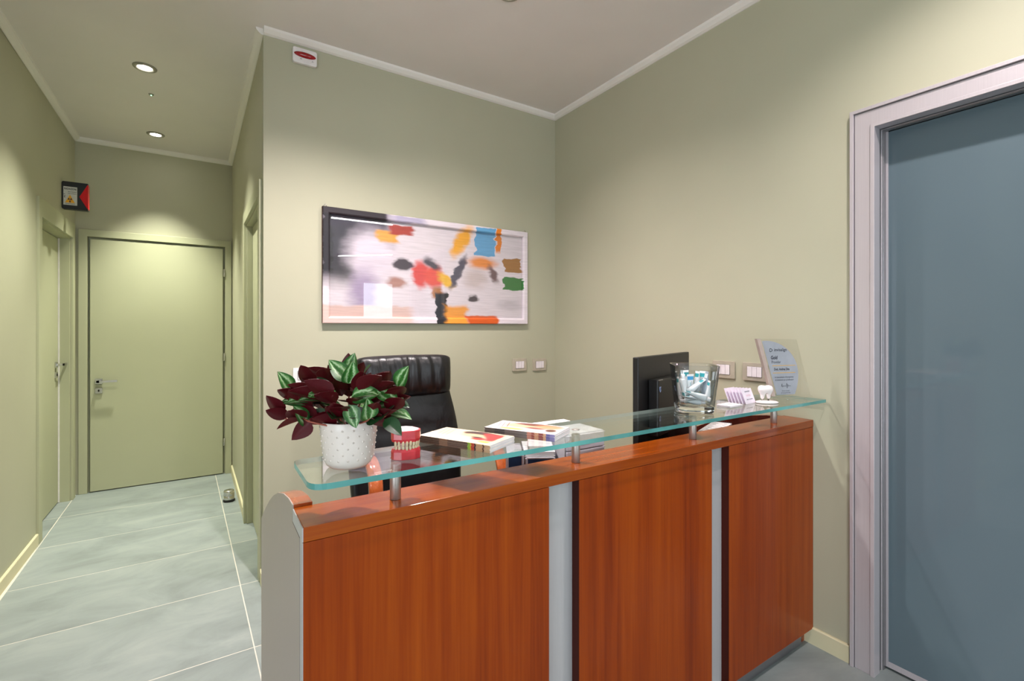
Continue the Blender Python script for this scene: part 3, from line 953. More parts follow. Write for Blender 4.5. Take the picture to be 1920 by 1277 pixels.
# alarm beacon
al = thing('alarm_beacon', 'small white alarm plate with a red oval lens under the ceiling', 'alarm', (0.4625, YB - 0.0005, 2.8535))
m = MB(); m.prism(rounded([(-0.062, -0.0415), (0.062, -0.0415), (0.062, 0.0415), (-0.062, 0.0415)], 0.012, 4), -0.022, 0.0, 'y')
m.build('plate', M_white, al, 0.003)
M_redlens = plain('red_lens', srgb(150, 6, 18), 0.12, 0.0, 0.6, 0.2, 60.0)
rows = []
for k in range(6):
    a = k / 5 * PI / 2
    rows.append([(0.056 * math.cos(a) * math.cos(2 * PI * j / 32), -0.022 - 0.012 * math.sin(a), 0.006 + 0.0155 * math.cos(a) * math.sin(2 * PI * j / 32)) for j in range(32)])
m = MB(); m.grid(rows, 0, closed_u=True); m.build('red_lens', M_redlens, al)
for x in (-0.026, 0.034):
    m = MB()
    m.prism([(x, -0.021), (x + 0.005, -0.014), (x + 0.010, -0.021), (x + 0.008, -0.021), (x + 0.005, -0.017), (x + 0.002, -0.021)], -0.0228, -0.0220, 'y')
    m.build('printed_mark', M_inkpale, al)

# radiation warning lamp on the left corridor wall, sticking out above the door
SY = 4.785
sg = thing('radiation_warning_sign', 'black warning lamp box with a radiation sign and red side above the corridor door', 'sign', (cl_x(SY) + 0.001, SY, 2.246))
SW, SH, SD = 0.235, 0.205, 0.05
sg.scale = (0.63, 1, 1)
m = MB()
m.prism(rounded([(0.0, 0.0), (SW, 0.0), (SW, SH), (0.0, SH)], [0.016, 0.006, 0.006, 0.016], 4), -SD / 2, SD / 2, 'y')
m.build('lamp_box', M_black, sg, 0.004)
M_signw = plain('sign_face_white', srgb(206, 204, 198), 0.4)
FY = -SD / 2 - 0.001
bx('sign_face', M_signw, sg, 0.016, FY, 0.030, 0.138, -SD / 2 + 0.002, 0.166)
M_yel = plain('warning_yellow', srgb(236, 168, 20), 0.5)
m = MB(); m.prism([(0.030, 0.047), (0.118, 0.047), (0.074, 0.107)], FY - 0.0006, FY, 'y'); tri = m.build('warning_triangle', M_yel, sg)
tc = (0.074, 0.068)
for k in range(3):
    a0 = math.radians(-120 + 120 * k + 30 - 30 + 0)
    m = MB(); pts = []
    for j in range(7):
        a = math.radians(240 + 120 * k + j * 10); pts.append((tc[0] + 0.018 * math.cos(a), tc[1] + 0.018 * math.sin(a)))
    for j in range(6, -1, -1):
        a = math.radians(240 + 120 * k + j * 10); pts.append((tc[0] + 0.0055 * math.cos(a), tc[1] + 0.0055 * math.sin(a)))
    m.prism(pts, FY - 0.0012, FY - 0.0006, 'y'); m.build('trefoil_blade', M_ink, tri)
m = MB(); m.prism([(tc[0] + 0.0035 * math.cos(j * PI / 6), tc[1] + 0.0035 * math.sin(j * PI / 6)) for j in range(12)], FY - 0.0012, FY - 0.0006, 'y'); m.build('trefoil_hub', M_ink, tri)
def facing(x, y, z, rz=0.0, roll=0.0):
    """text plane facing -Y turned about z by rz"""
    return Matrix.Translation((x, y, z)) @ Matrix.Rotation(rz, 4, 'Z') @ Matrix.Rotation(PI / 2, 4, 'X') @ Matrix.Rotation(roll, 4, 'Z')
lettering('lettering', 'RADIAZIONI', 0.020, M_ink, sg, facing(0.077, FY - 0.0004, 0.149), 'CENTER', 0.0006, 0.106)
lettering('lettering', 'PERICOLO RADIAZIONI', 0.0095, M_ink, sg, facing(0.094, FY - 0.0004, 0.128), 'CENTER', 0.0002, 0.074)
lettering('lettering', 'ZONA CONTROLLATA', 0.0095, M_ink, sg, facing(0.094, FY - 0.0004, 0.115), 'CENTER', 0.0002, 0.076)
lettering('lettering', 'ALT', 0.018, M_ink, sg, facing(0.027, FY - 0.0004, 0.098, 0, PI / 2), 'CENTER', 0.0005, 0.034)
lettering('lettering', 'IONIZZANTI', 0.008, M_ink, sg, facing(0.074, FY - 0.0004, 0.039), 'CENTER', 0.0002, 0.088)
M_redp = plain('red_diffuser', srgb(214, 10, 24), 0.25)
m = MB(); m.prism([(SW + 0.0008, 0.012), (SW + 0.0008, SH - 0.012), (SW - 0.004, SH - 0.012), (SW - 0.078, 0.098), (SW - 0.004, 0.012)], -SD / 2 - 0.002, SD / 2 + 0.002, 'y')
m.build('red_diffuser', M_redp, sg)

# door stop on the corridor floor
ds = thing('door_stop', 'small steel door stop with a black rubber foot on the corridor floor', 'door stop', (0.160, 4.36, 0.0))
m = MB(); m.lathe([(0.040, 0.0), (0.041, 0.002), (0.041, 0.014), (0.039, 0.016)], 28); m.build('rubber_foot', M_blackm, ds)
m = MB(); m.lathe([(0.036, 0.0162), (0.037, 0.018), (0.037, 0.044), (0.0355, 0.045), (0.0355, 0.048), (0.037, 0.049), (0.037, 0.080), (0.034, 0.086), (0.0, 0.087)], 28); m.build('steel_body', M_chrome, ds)

# ------------------------------------------------------------------ office chair
ch = thing('office_chair', 'black leather high-back office chair with bentwood arms behind the desk', 'chair', (0.858, 2.16, 0.0), math.radians(-3))
random.seed(5)
def cushion(name, sections, seg_u, thick_fn, mat, parent, wr=0.0, power=4.0):
    """sections: list of (centre y, centre z, half width, half thickness, normal angle) stacked along the cushion; makes a closed tube of superellipse rings"""
    rows = []
    for i, (y, z, w, h, ang) in enumerate(sections):
        ring = []
        for k in range(seg_u):
            a = 2 * PI * k / seg_u
            c, s_ = math.cos(a), math.sin(a)
            e = 2.0 / power
            u = math.copysign(abs(c) ** e, c) * w
            v = math.copysign(abs(s_) ** e, s_) * h
            if wr and s_ < 0:
                v -= wr * (math.sin(u * 46 + i * 0.9) * 0.5 + math.sin(u * 83 - i * 1.7) * 0.3) * (1 - (u / w) ** 2)
            ring.append((u, y + v * math.cos(ang), z + v * math.sin(ang)))
        rows.append(ring)
    m = MB(); b = m.grid(rows, 0, closed_u=True)
    m.f.append(tuple(b + k for k in range(seg_u))); m.m.append(0)
    L = (len(rows) - 1) * seg_u
    m.f.append(tuple(b + L + k for k in range(seg_u))); m.m.append(0)
    return m.build(name, mat, parent)
# back shell leaning away from the desk
def back_y(z): return 0.13 + 0.16 * max(0, (z - 0.45)) + 0.05 * max(0, z - 0.9)
def back_w(z):
    pts = [(0.45, 0.262), (0.55, 0.280), (0.70, 0.290), (0.85, 0.280), (0.95, 0.264), (1.02, 0.250), (1.12, 0.243), (1.20, 0.240), (1.24, 0.236)]
    for (a, b), (c, d) in zip(pts[:-1], pts[1:]):
        if a <= z <= c: return b + (d - b) * (z - a) / (c - a)
    return pts[0][1] if z < 0.45 else pts[-1][1]
secs = [(back_y(0.46), 0.455, 0.20, 0.008, 0.0)]
nz = 34
for i in range(nz + 1):
    z = 0.462 + (1.20 - 0.462) * i / nz
    th = 0.042 * min(1, (i + 1) / 3.0)
    th *= 1.0 - 0.10 * (1 if (i % 9) == 0 else 0)
    secs.append((back_y(z), z, back_w(z), th, 0.0))
secs.append((back_y(1.215), 1.212, 0.215, 0.028, 0.0))
cushion('backrest', secs, 40, None, M_leather, ch, 0.005)
# headrest roll draped over the top, two puckered halves
def headrest():
    nx = 49
    rows = []
    prof = []
    for k in range(28):
        a = 2 * PI * k / 28
        prof.append((math.cos(a), math.sin(a)))
    for i in range(nx):
        u = -1 + 2 * i / (nx - 1)
        x = u * 0.243
        endf = (1 - abs(u) ** 9) ** 0.5 if abs(u) < 1 else 0.0
        endf = max(endf, 0.30)
        seam = 1 - 0.16 * math.exp(-((u - 0.05) / 0.025) ** 2)
        ring = []
        for (c, s_) in prof:
            puck = 1 + 0.045 * math.sin(u * 22 + c * 2.0) * (1 if c < 0.3 else 0.2) + 0.03 * math.sin(u * 41 + s_ * 3)
            ry = 0.062 * endf * seam * puck
            rz = 0.104 * (0.80 + 0.20 * endf) * (1 - 0.03 * (1 - seam))
            e = 0.72
            ring.append((x, 0.205 + math.copysign(abs(c) ** e, c) * ry, 1.118 + math.copysign(abs(s_) ** e, s_) * rz + 0.012 * math.copysign(1, s_) * (1 - abs(u)) * 0.4))
        rows.append(ring)
    m = MB(); b = m.grid(rows, 0, closed_u=True)
    m.f.append(tuple(b + k for k in range(28))); m.m.append(0)
    m.f.append(tuple(b + (nx - 1) * 28 + k for k in range(28))); m.m.append(0)
    return m.build('headrest', M_leather, ch)
headrest()
# seat
rows = []
for i in range(15):
    t_ = i / 14
    y = -0.30 + 0.46 * t_
    e = min(1, math.sin(PI * min(max(t_, 0.02), 0.98)) ** 0.25)
    rows.append((y, e))
m = MB(); rr = []
for y, e in rows:
    ring = []
    for k in range(28):
        a = 2 * PI * k / 28
        c, s_ = math.cos(a), math.sin(a)
        ring.append((math.copysign(abs(c) ** 0.4, c) * 0.262 * (0.9 + 0.1 * e), y, 0.47 + math.copysign(abs(s_) ** 0.5, s_) * 0.062 * e))
    rr.append(ring)
b = m.grid(rr, 0, closed_u=True); m.f.append(tuple(b + k for k in range(28))); m.m.append(0); m.f.append(tuple(b + 14 * 28 + k for k in range(28))); m.m.append(0)
m.build('seat', M_leather, ch)
for sx in (-1, 1):
    path = []
    ctrl = [(0.02, 0.40), (-0.14, 0.41), (-0.26, 0.47), (-0.315, 0.56), (-0.335, 0.66), (-0.325, 0.745), (-0.285, 0.805), (-0.22, 0.83), (-0.10, 0.825), (0.03, 0.80), (0.15, 0.765), (0.20, 0.72)]
    pv = [Vector((0, y, z)) for y, z in ctrl]
    for i in range(len(pv) - 1):
        p0 = pv[max(i - 1, 0)]; p1 = pv[i]; p2 = pv[i + 1]; p3 = pv[min(i + 2, len(pv) - 1)]
        for k in range(4):
            tt = k / 4
            q = 0.5 * ((2 * p1) + (p2 - p0) * tt + (2 * p0 - 5 * p1 + 4 * p2 - p3) * tt * tt + (3 * p1 - p0 - 3 * p2 + p3) * tt ** 3)
            path.append(q)
    path.append(pv[-1])
    # strap swept in the y-z plane with its width along x
    rows = []
    for i, p in enumerate(path):
        tg = (path[min(i + 1, len(path) - 1)] - path[max(i - 1, 0)]).normalized()
        nrm = Vector((0, -tg.z, tg.y))
        x = sx * (0.284 + 0.004 * math.sin(i * 0.2))
        w, h = 0.027, 0.009
        ring = []
        for (cu, cv) in ((-1, -0.6), (-0.85, -1), (0.85, -1), (1, -0.6), (1, 0.6), (0.85, 1), (-0.85, 1), (-1, 0.6)):
            ring.append(Vector((x + cu * w, p.y, p.z)) + nrm * (cv * h))
        rows.append(ring)
    m = MB(); b = m.grid(rows, 0, closed_u=True); m.f.append(tuple(b + k for k in range(8))); m.m.append(0); m.f.append(tuple(b + (len(rows) - 1) * 8 + k for k in range(8))); m.m.append(0)
    m.build('armrest', M_bent, ch)
m = MB(); m.lathe([(0.026, 0.09), (0.026, 0.25), (0.018, 0.25), (0.018, 0.41)], 20); m.build('gas_column', M_black, ch)
for k in range(5):
    a = 2 * PI * k / 5 + 0.3
    m = MB(); m.tube([(0.02 * math.cos(a), 0.02 * math.sin(a), 0.11), (0.15 * math.cos(a), 0.15 * math.sin(a), 0.098), (0.29 * math.cos(a), 0.29 * math.sin(a), 0.070)], [0.024, 0.02, 0.014], 10); m.build('base_leg', M_black, ch)
    m = MB(); cx, cy = 0.285 * math.cos(a), 0.285 * math.sin(a)
    rows = [[(cx - math.sin(a) * w + math.cos(a) * r * math.cos(q * PI / 8), cy + math.cos(a) * w + math.sin(a) * r * math.cos(q * PI / 8), 0.027 + r * math.sin(q * PI / 8)) for q in range(16)] for w, r in ((-0.018, 0.020), (-0.015, 0.027), (0.015, 0.027), (0.018, 0.020))]
    b = m.grid(rows, 0, closed_u=True); m.f.append(tuple(b + q for q in range(16))); m.m.append(0); m.f.append(tuple(b + 48 + q for q in range(16))); m.m.append(0)
    m.build('caster', M_blackm, ch)

# ------------------------------------------------------------------ things on the glass shelf
GZ = ZG + 0.0003
# --- potted plant
pl = thing('potted_plant', 'leafy green and burgundy plant in a white dimpled pot on the glass shelf', 'plant', (0.268, 1.082, GZ))
potr = [(0.034, 0.0), (0.040, 0.001), (0.047, 0.007), (0.0515, 0.016), (0.0545, 0.030), (0.0575, 0.060), (0.0600, 0.085), (0.0615, 0.101), (0.0605, 0.1025), (0.0585, 0.1015), (0.0575, 0.090), (0.0560, 0.078)]
m = MB(); m.lathe(potr, 48, 0, (0, 0, 0), True, False)
pot = m.build('pot', M_whitegloss, pl)
m = MB()
for ring, z in enumerate((0.022, 0.035, 0.048, 0.061, 0.074, 0.087)):
    rad = 0.0515 + (z - 0.016) * 0.115 + 0.0008
    for k in range(17):
        a = 2 * PI * (k + 0.5 * (ring % 2)) / 17
        cx, cy = rad * math.cos(a), rad * math.sin(a)
        rows = []
        for (rr, hh) in ((0.0027, -0.0002), (0.0020, 0.0013), (0.0008, 0.0019)):
            rows.append([(cx + math.cos(a) * hh - math.sin(a) * rr * math.cos(q * PI / 3), cy + math.sin(a) * hh + math.cos(a) * rr * math.cos(q * PI / 3), z + rr * math.sin(q * PI / 3)) for q in range(6)])
        m.grid(rows, 0, closed_u=True)
dots = m.build('raised_dots', M_whitegloss, pot); dots['kind'] = 'stuff'
m = MB(); m.lathe([(0.0005, 0.086), (0.03, 0.088), (0.0565, 0.086)], 32, 0, (0, 0, 0), False, False)
m.build('soil', plain('potting_soil', srgb(34, 22, 18), 0.95, 0, 0.3, 0.4, 120), pl)

def leaf_top():
    t = NT('variegated_leaf_top')
    uv = t.n('ShaderNodeUVMap').outputs[0]
    sx = t.n('ShaderNodeSeparateXYZ'); t.l(uv, sx.inputs[0])
    ab = t.n('ShaderNodeMath', operation='SUBTRACT'); t.l(sx.outputs[0], ab.inputs[0]); ab.inputs[1].default_value = 0.5
    aa = t.n('ShaderNodeMath', operation='ABSOLUTE'); t.l(ab.outputs[0], aa.inputs[0])
    co = t.coord()
    nz_ = t.noise(4.5, 4, 0.65, co)
    ad = t.n('ShaderNodeMath', operation='MULTIPLY_ADD'); t.l(nz_, ad.inputs[0]); ad.inputs[1].default_value = 0.42; t.l(aa.outputs[0], ad.inputs[2])
    t.l(t.ramp(ad.outputs[0], [(0.20, srgb(34, 84, 30)), (0.30, srgb(62, 120, 48)), (0.40, srgb(184, 206, 166)), (0.47, srgb(110, 156, 92)), (0.58, srgb(42, 96, 40))]), t.bsdf.inputs['Base Color'])
    t.bsdf.inputs['Roughness'].default_value = 0.32
    return t.mat
M_ltop = leaf_top()
M_ldark = plain('deep_green_leaf_top', srgb(30, 66, 34), 0.34, 0, 0.5, 0.35, 120)
M_lbot = plain('burgundy_leaf_underside', srgb(76, 8, 18), 0.42, 0, 0.25, 0.25, 60)
M_stem = plain('red_brown_stem', srgb(150, 74, 56), 0.5)
def leaf_mesh(mat_top, seed):
    """pointed oval leaf along +Y, top up (+Z), folded along the midrib, with thickness"""
    rnd = random.Random(seed)
    fold = 0.22 + 0.15 * rnd.random(); curl = 0.20 + 0.25 * rnd.random()
    nl, nw = 9, 7
    m = MB()
    def P(i, j, dz):
        t_ = i / (nl - 1)
        w = 0.39 * (math.sin(PI * t_ ** 0.78) ** 0.75) * (1 - 0.2 * t_) + 0.002
        u = -1 + 2 * j / (nw - 1)
        return (u * w, t_, fold * abs(u) * w - curl * t_ * t_ * 0.5 + dz)
    top = [[P(i, j, 0.006) for j in range(nw)] for i in range(nl)]
    bot = [[P(i, j, -0.006) for j in range(nw)] for i in range(nl)]
    m.grid(top, 0, uv=True, flip=False)
    m.grid(bot, 1, uv=True, flip=True)
    def edge(a, b):
        m.poly([a[0], a[1], b[1], b[0]], 1, [(0, 0)] * 4)
    for i in range(nl - 1):
        edge((top[i][0], top[i + 1][0]), (bot[i][0], bot[i + 1][0]))
        edge((top[i + 1][-1], top[i][-1]), (bot[i + 1][-1], bot[i][-1]))
    o = m.build('leaf', [mat_top, M_lbot], pl, fix=False)
    me = o.data
    bpy.data.objects.remove(o)
    return me
leaf_meshes = [leaf_mesh(M_ltop, 1), leaf_mesh(M_ltop, 2), leaf_mesh(M_ldark, 3), leaf_mesh(M_ltop, 4)]
def put_leaf(base, d, n, L, k):
    d = Vector(d).normalized(); n = Vector(n)
    n = (n - d * n.dot(d)).normalized()
    x = d.cross(n)
    M = Matrix((x, d, n)).transposed().to_4x4() @ Matrix.Scale(L, 4)
    M.translation = Vector(base)
    o = bpy.data.objects.new('leaf', leaf_meshes[k % 4])
    col.objects.link(o); o.parent = pl
    o.matrix_local = M
    return o
def put_stem(pts, r=0.0019):
    m = MB(); m.tube(pts, r, 6); return m.build('stem', M_stem, pl)
# camera side unit vectors, used only to spread the shoots round the pot the way the plant grows
toC = Vector((-0.24, -0.97, 0)).normalized(); rt = Vector((0.84, -0.54, 0))
rnd = random.Random(11)
def W(a, b, z):            # a along rt, b towards the room front, z up
    return rt * a + toC * b + Vector((0, 0, z))
# long shoots: (end a, end b, end z, leaves along)
shoots = [(-0.125, 0.02, 0.165, 3), (-0.150, 0.03, 0.115, 2), (-0.10, 0.05, 0.105, 2), (0.105, 0.03, 0.175, 3), (0.085, 0.05, 0.128, 3),
          (-0.05, 0.03, 0.190, 3), (0.03, 0.03, 0.190, 3), (-0.085, -0.02, 0.175, 3), (0.07, -0.03, 0.175, 3), (0.0, -0.05, 0.192, 3),
          (-0.02, 0.075, 0.125, 2), (0.045, 0.075, 0.125, 2)]
for si, (a, b, z, nleaf) in enumerate(shoots):
    p0 = W(a * 0.18, b * 0.3, 0.088); p1 = W(a * 0.62, b * 0.8, 0.088 + (z - 0.088) * 0.30 + 0.006); p2 = W(a * 0.9, b, 0.088 + (z - 0.088) * 0.72); p3 = W(a, b, z)
    pts = [p0, p0.lerp(p1, 0.5) + Vector((0, 0, 0.002)), p1, p1.lerp(p2, 0.5) + W(a * 0.05, 0, 0), p2, p3]
    put_stem(pts)
    for k in range(nleaf):
        base = pts[-1 - k] if k < 3 else pts[2]
        side = -1 if k % 2 else 1
        out = W(a * 2.0 + 0.08 * side * (0.6 if abs(a) > 0.06 else 1.0), 0.25 + b * 2 + 0.1 * rnd.uniform(-1, 1), rnd.uniform(0.25, 0.7))
        back = W(-a * 1.2 + rnd.uniform(-.2, .2), -1.0 if (si + k) % 3 else 0.55, rnd.uniform(0.3, 0.9))
        put_leaf(base, out, back, rnd.uniform(0.046, 0.060), si + k)
# crown leaves: upright outer ones turn their wine-red backs to the room, the middle ones show green
for i in range(58):
    ang = rnd.uniform(0, 2 * PI); rad = 0.022 + 0.050 * math.sqrt(rnd.random())
    a, b = rad * math.cos(ang) * 1.25, rad * math.sin(ang)
    z = 0.104 + 0.075 * rnd.random() * (1 - 0.45 * (rad / 0.075) ** 2) + 0.018 * rnd.random()
    if i % 3 == 0:
        d = W(math.cos(ang) + rnd.uniform(-.3, .3), 0.6 + rnd.uniform(-.3, .3), rnd.uniform(-0.05, 0.45)); nn = W(rnd.uniform(-.3, .3), 0.55, 1.0)
    else:
        d = W(math.cos(ang) * 0.9, 0.25 * math.sin(ang) + rnd.uniform(-.2, .3), rnd.uniform(0.25, 0.9)); nn = W(-math.cos(ang) * 0.6, -0.9, 0.45)
    put_leaf(W(a, b, z), d, nn, rnd.uniform(0.050, 0.068), i)
for i in range(16):
    ang = PI * (i + 0.5) / 16 + rnd.uniform(-0.1, 0.1)
    a, b = 0.052 * math.cos(ang) * 1.1, 0.046 * math.sin(ang)
    d = W(math.cos(ang) * 1.1, 0.35 * math.sin(ang), rnd.uniform(0.05, 0.55)); nn = W(-math.cos(ang) * 0.5, -0.9, 0.5) if i % 4 else W(0.1, 0.8, 0.6)
    put_leaf(W(a, b, rnd.uniform(0.098, 0.116)), d, nn, rnd.uniform(0.044, 0.056), 2 + (i % 2))
# a few that show clearly: the pale green pair on top, the drooping ones at the left
put_leaf(W(-0.004, 0.03, 0.190), W(-0.45, 0.15, 0.62), W(0.2, 0.8, 0.5), 0.058, 0)
put_leaf(W(-0.002, 0.04, 0.185), W(0.15, 0.3, 0.55), W(0.3, 0.9, 0.35), 0.052, 1)
put_leaf(W(0.005, 0.07, 0.160), W(0.9, 0.2, 0.25), W(-0.1, 0.85, 0.6), 0.062, 0)
put_leaf(W(-0.085, 0.05, 0.165), W(0.9, 0.2, 0.10), W(0.1, 0.7, 0.8), 0.058, 1)
put_leaf(W(0.060, 0.045, 0.170), W(0.7, 0.2, -0.35), W(0.3, 0.7, 0.6), 0.056, 3)
put_leaf(W(0.0, 0.075, 0.145), W(0.3, 0.2, -0.9), W(0.1, 1.0, 0.2), 0.050, 3)
put_leaf(W(0.075, 0.05, 0.110), W(0.6, 0.2, -0.45), W(0.3, 0.8, 0.5), 0.05, 2)
put_stem([W(-0.02, 0.05, 0.092), W(-0.06, 0.06, 0.102), W(-0.085, 0.06, 0.108), W(-0.105, 0.055, 0.118)])
put_leaf(W(-0.094, 0.06, 0.112), W(-1.0, 0.1, -0.18), W(0.1, -0.4, 1.0), 0.056, 2)
put_leaf(W(-0.080, 0.06, 0.108), W(-0.62, 0.2, -0.62), W(0.5, -0.7, 0.3), 0.050, 2)

# --- teeth model
tm = thing('teeth_model', 'red plaster model of closed jaws with ivory teeth on the glass shelf', 'teeth model', (0.398, 1.078, GZ), math.radians(46))
M_gum = plain('red_acrylic_gum', srgb(196, 46, 56), 0.18, 0, 0.5, 0.12, 60, 0, 0, 0.4)
M_ivory = plain('ivory_teeth', srgb(214, 194, 160), 0.25, 0, 0.5, 0.08, 200)
M_label = plain('white_model_label', srgb(236, 230, 234), 0.4)
def jaw_outline(s=1.0):
    p = [(-0.026, 0.026), (0.026, 0.026), (0.034, 0.016), (0.033, -0.004), (0.016, -0.030), (0.0, -0.035), (-0.016, -0.030), (-0.033, -0.004), (-0.034, 0.016)]
    return [(x * s, y * s) for x, y in p]
def jaw(name, z0, z1, zt, top):
    m = MB(); rows = []
    for s_, z in ((1.0, z0), (1.0, z1), (0.93, zt)):
        rows.append([(x, y, z) for x, y in jaw_outline(s_)])
    b = m.grid(rows, 0, closed_u=True, smooth=False)
    m.f.append(tuple(b + k for k in range(9))); m.m.append(0); m.f.append(tuple(b + 18 + k for k in range(9))); m.m.append(0)
    return m.build(name, M_gum, tm, 0.0012)
lo = jaw('lower_jaw', 0.0, 0.018, 0.0245, False)
upj = jaw('upper_jaw', 0.0655, 0.047, 0.0395, True)
m = MB(); m.prism(jaw_outline(0.86), 0.0655, 0.0661, 'z'); m.build('label', M_label, upj)
def tooth_me(h):
    rows = []
    for f_, z in ((0.80, 0.0), (1.0, 0.35), (0.95, 0.75), (0.6, 1.0)):
        rows.append([(f_ * 0.0029 * math.copysign(abs(math.cos(q * PI / 5)) ** 0.7, math.cos(q * PI / 5)), f_ * 0.0030 * math.copysign(abs(math.sin(q * PI / 5)) ** 0.7, math.sin(q * PI / 5)), z * h) for q in range(10)])
    m = MB(); b = m.grid(rows, 0, closed_u=True); m.f.append(tuple(b + q for q in range(9, -1, -1))); m.m.append(0); m.f.append(tuple(b + 30 + q for q in range(10))); m.m.append(0)
    o = m.build('tooth', M_ivory); me = o.data; bpy.data.objects.remove(o); return me
tme = tooth_me(0.0125)
arc = []
for k in range(15):
    a = -PI * 0.52 + PI * 1.04 * k / 14
    arc.append((0.0290 * math.sin(a), 0.010 - 0.0375 * math.cos(a) if abs(a) < 1.57 else 0.010 + 0.02 * (abs(a) - 1.57), a))
for jw, zz, fl, sc in ((lo, 0.0215, 1, 1.0), (upj, 0.0430, -1, 1.06)):
    for (x, y, a) in arc:
        o = bpy.data.objects.new('tooth', tme); col.objects.link(o); o.parent = jw
        o.location = (x * sc, y * sc, zz); o.rotation_euler = (0, 0, a); o.scale = (1.05, 1.0, fl)

# --- brochure stacks
def cover(name, base, shapes): return printed(name, srgb(*base), shapes, 0.28, 0.03, 5.0, 0.3)
M_cov1 = cover('cream_cover_with_red_scarf', (244, 216, 186), [
    ('e', 0.25, 0.15, 0.35, 0.20, (250, 236, 214), 0.6, 0), ('R', 0.10, 0.62, 0.006, 0.30, (220, 176, 130), 0.3, 8), ('R', 0.16, 0.62, 0.006, 0.30, (220, 176, 130), 0.3, 8), ('R', 0.22, 0.62, 0.006, 0.28, (220, 176, 130), 0.3, 8),
    ('e', 0.62, 0.78, 0.26, 0.20, (60, 38, 34), 0.15, -10), ('e', 0.58, 0.60, 0.18, 0.14, (246, 196, 150), 0.3, -8),
    ('r', 0.86, 0.62, 0.13, 0.30, (206, 46, 44), 0.3, 20), ('e', 0.72, 0.38, 0.10, 0.10, (186, 60, 50), 0.4, 0), ('e', 0.66, 0.48, 0.08, 0.05, (70, 34, 36), 0.4, 0),
    ('e', 0.86, 0.20, 0.08, 0.06, (196, 200, 60), 0.4, 0), ('r', 0.96, 0.5, 0.04, 0.5, (250, 220, 180), 0.4, 0)])
M_cov2 = cover('bright_cover_with_faces', (240, 226, 224), [
    ('e', 0.38, 0.60, 0.26, 0.24, (246, 190, 150), 0.4, 0), ('e', 0.60, 0.82, 0.34, 0.14, (120, 62, 54), 0.3, 0), ('e', 0.36, 0.18, 0.20, 0.10, (196, 190, 104), 0.4, 0),
    ('R', 0.08, 0.55, 0.006, 0.32, (150, 110, 130), 0.3, 10), ('R', 0.14, 0.55, 0.006, 0.32, (150, 110, 130), 0.3, 10), ('R', 0.20, 0.60, 0.006, 0.30, (120, 76, 96), 0.3, 10),
    ('e', 0.64, 0.45, 0.14, 0.10, (150, 80, 76), 0.5, 0), ('e', 0.78, 0.70, 0.18, 0.20, (240, 160, 120), 0.5, 0), ('e', 0.87, 0.36, 0.07, 0.14, (110, 62, 52), 0.3, 0), ('e', 0.70, 0.12, 0.16, 0.10, (250, 244, 246), 0.5, 0)])
def spine(name, cols):
    t = NT(name)
    uv = t.n('ShaderNodeUVMap').outputs[0]
    sx = t.n('ShaderNodeSeparateXYZ'); t.l(uv, sx.inputs[0])
    rp = t.n('ShaderNodeValToRGB'); rp.color_ramp.interpolation = 'CONSTANT'
    el = rp.color_ramp.elements
    while len(el) < len(cols): el.new(0.5)
    for e, (p, c) in zip(el, cols): e.position = p; e.color = srgb(*c)
    t.l(sx.outputs[0], rp.inputs[0]); t.l(rp.outputs[0], t.bsdf.inputs['Base Color'])
    t.bsdf.inputs['Roughness'].default_value = 0.4
    return t.mat
M_sp1 = spine('brown_striped_spine', [(0, (92, 74, 66)), (0.30, (150, 118, 98)), (0.42, (104, 84, 74)), (0.70, (150, 190, 70)), (0.735, (230, 196, 60)), (0.75, (196, 74, 60)), (0.79, (40, 34, 50)), (0.81, (204, 160, 120)), (0.90, (96, 60, 50)), (0.92, (208, 170, 136))])
M_sp2 = spine('speckled_spine', [(0, (122, 112, 104)), (0.15, (96, 90, 88)), (0.30, (136, 124, 120)), (0.62, (222, 150, 130)), (0.68, (176, 90, 80)), (0.72, (230, 166, 130)), (0.78, (170, 92, 84)), (0.84, (236, 180, 140)), (0.88, (120, 112, 170)), (0.93, (150, 140, 190))])
def brochure_mesh(L, Wd, th, mcov, msp):
    m = MB()
    z0, z1 = 0.0, th
    A, B_, C_, D_ = (0, 0), (L, 0), (L, Wd), (0, Wd)
    m.poly([(*A, z1), (*B_, z1), (*C_, z1), (*D_, z1)], 0, [(0, 0), (1, 0), (1, 1), (0, 1)])
    m.poly([(*D_, z0), (*C_, z0), (*B_, z0), (*A, z0)], 0, [(0, 0)] * 4)
    m.poly([(*A, z0), (*B_, z0), (*B_, z1), (*A, z1)], 1, [(0, 0), (1, 0), (1, 1), (0, 1)])
    for p, q in ((B_, C_), (C_, D_), (D_, A)):
        m.poly([(*p, z0), (*q, z0), (*q, z1), (*p, z1)], 2, [(0, 0)] * 4)
    o = m.build('brochure', [mcov, msp, M_paper], None, fix=False)
    me = o.data; bpy.data.objects.remove(o); return me
def stack(fl, fr, wd, n_, th, mcov, msp, label_top, label, group, z0):
    fl = Vector(fl); fr = Vector(fr)
    L = (fr - fl).length; rz = math.atan2(fr.y - fl.y, fr.x - fl.x)
    me = brochure_mesh(L, wd, th * 0.94, mcov, msp)
    rn = random.Random(n_ + 3)
    for k in range(n_):
        o = bpy.data.objects.new('brochure', me); col.objects.link(o)
        j = 0.0 if k in (0,) else rn.uniform(-0.0012, 0.0012)
        o.location = (fl.x + j, fl.y + rn.uniform(-0.001, 0.001), z0 + k * th); o.rotation_euler = (0, 0, rz + rn.uniform(-0.006, 0.006))
        tag(o, label_top if k == n_ - 1 else label, 'brochure', group)
stack((0.478, 1.198), (0.579, 0.998), 0.118, 8, 0.00235, M_cov1, M_sp1, 'top brochure with a red scarf cover beside the teeth model', 'brown spined brochure inside the stack beside the teeth model', 'brochures stacked beside the teeth model', GZ)
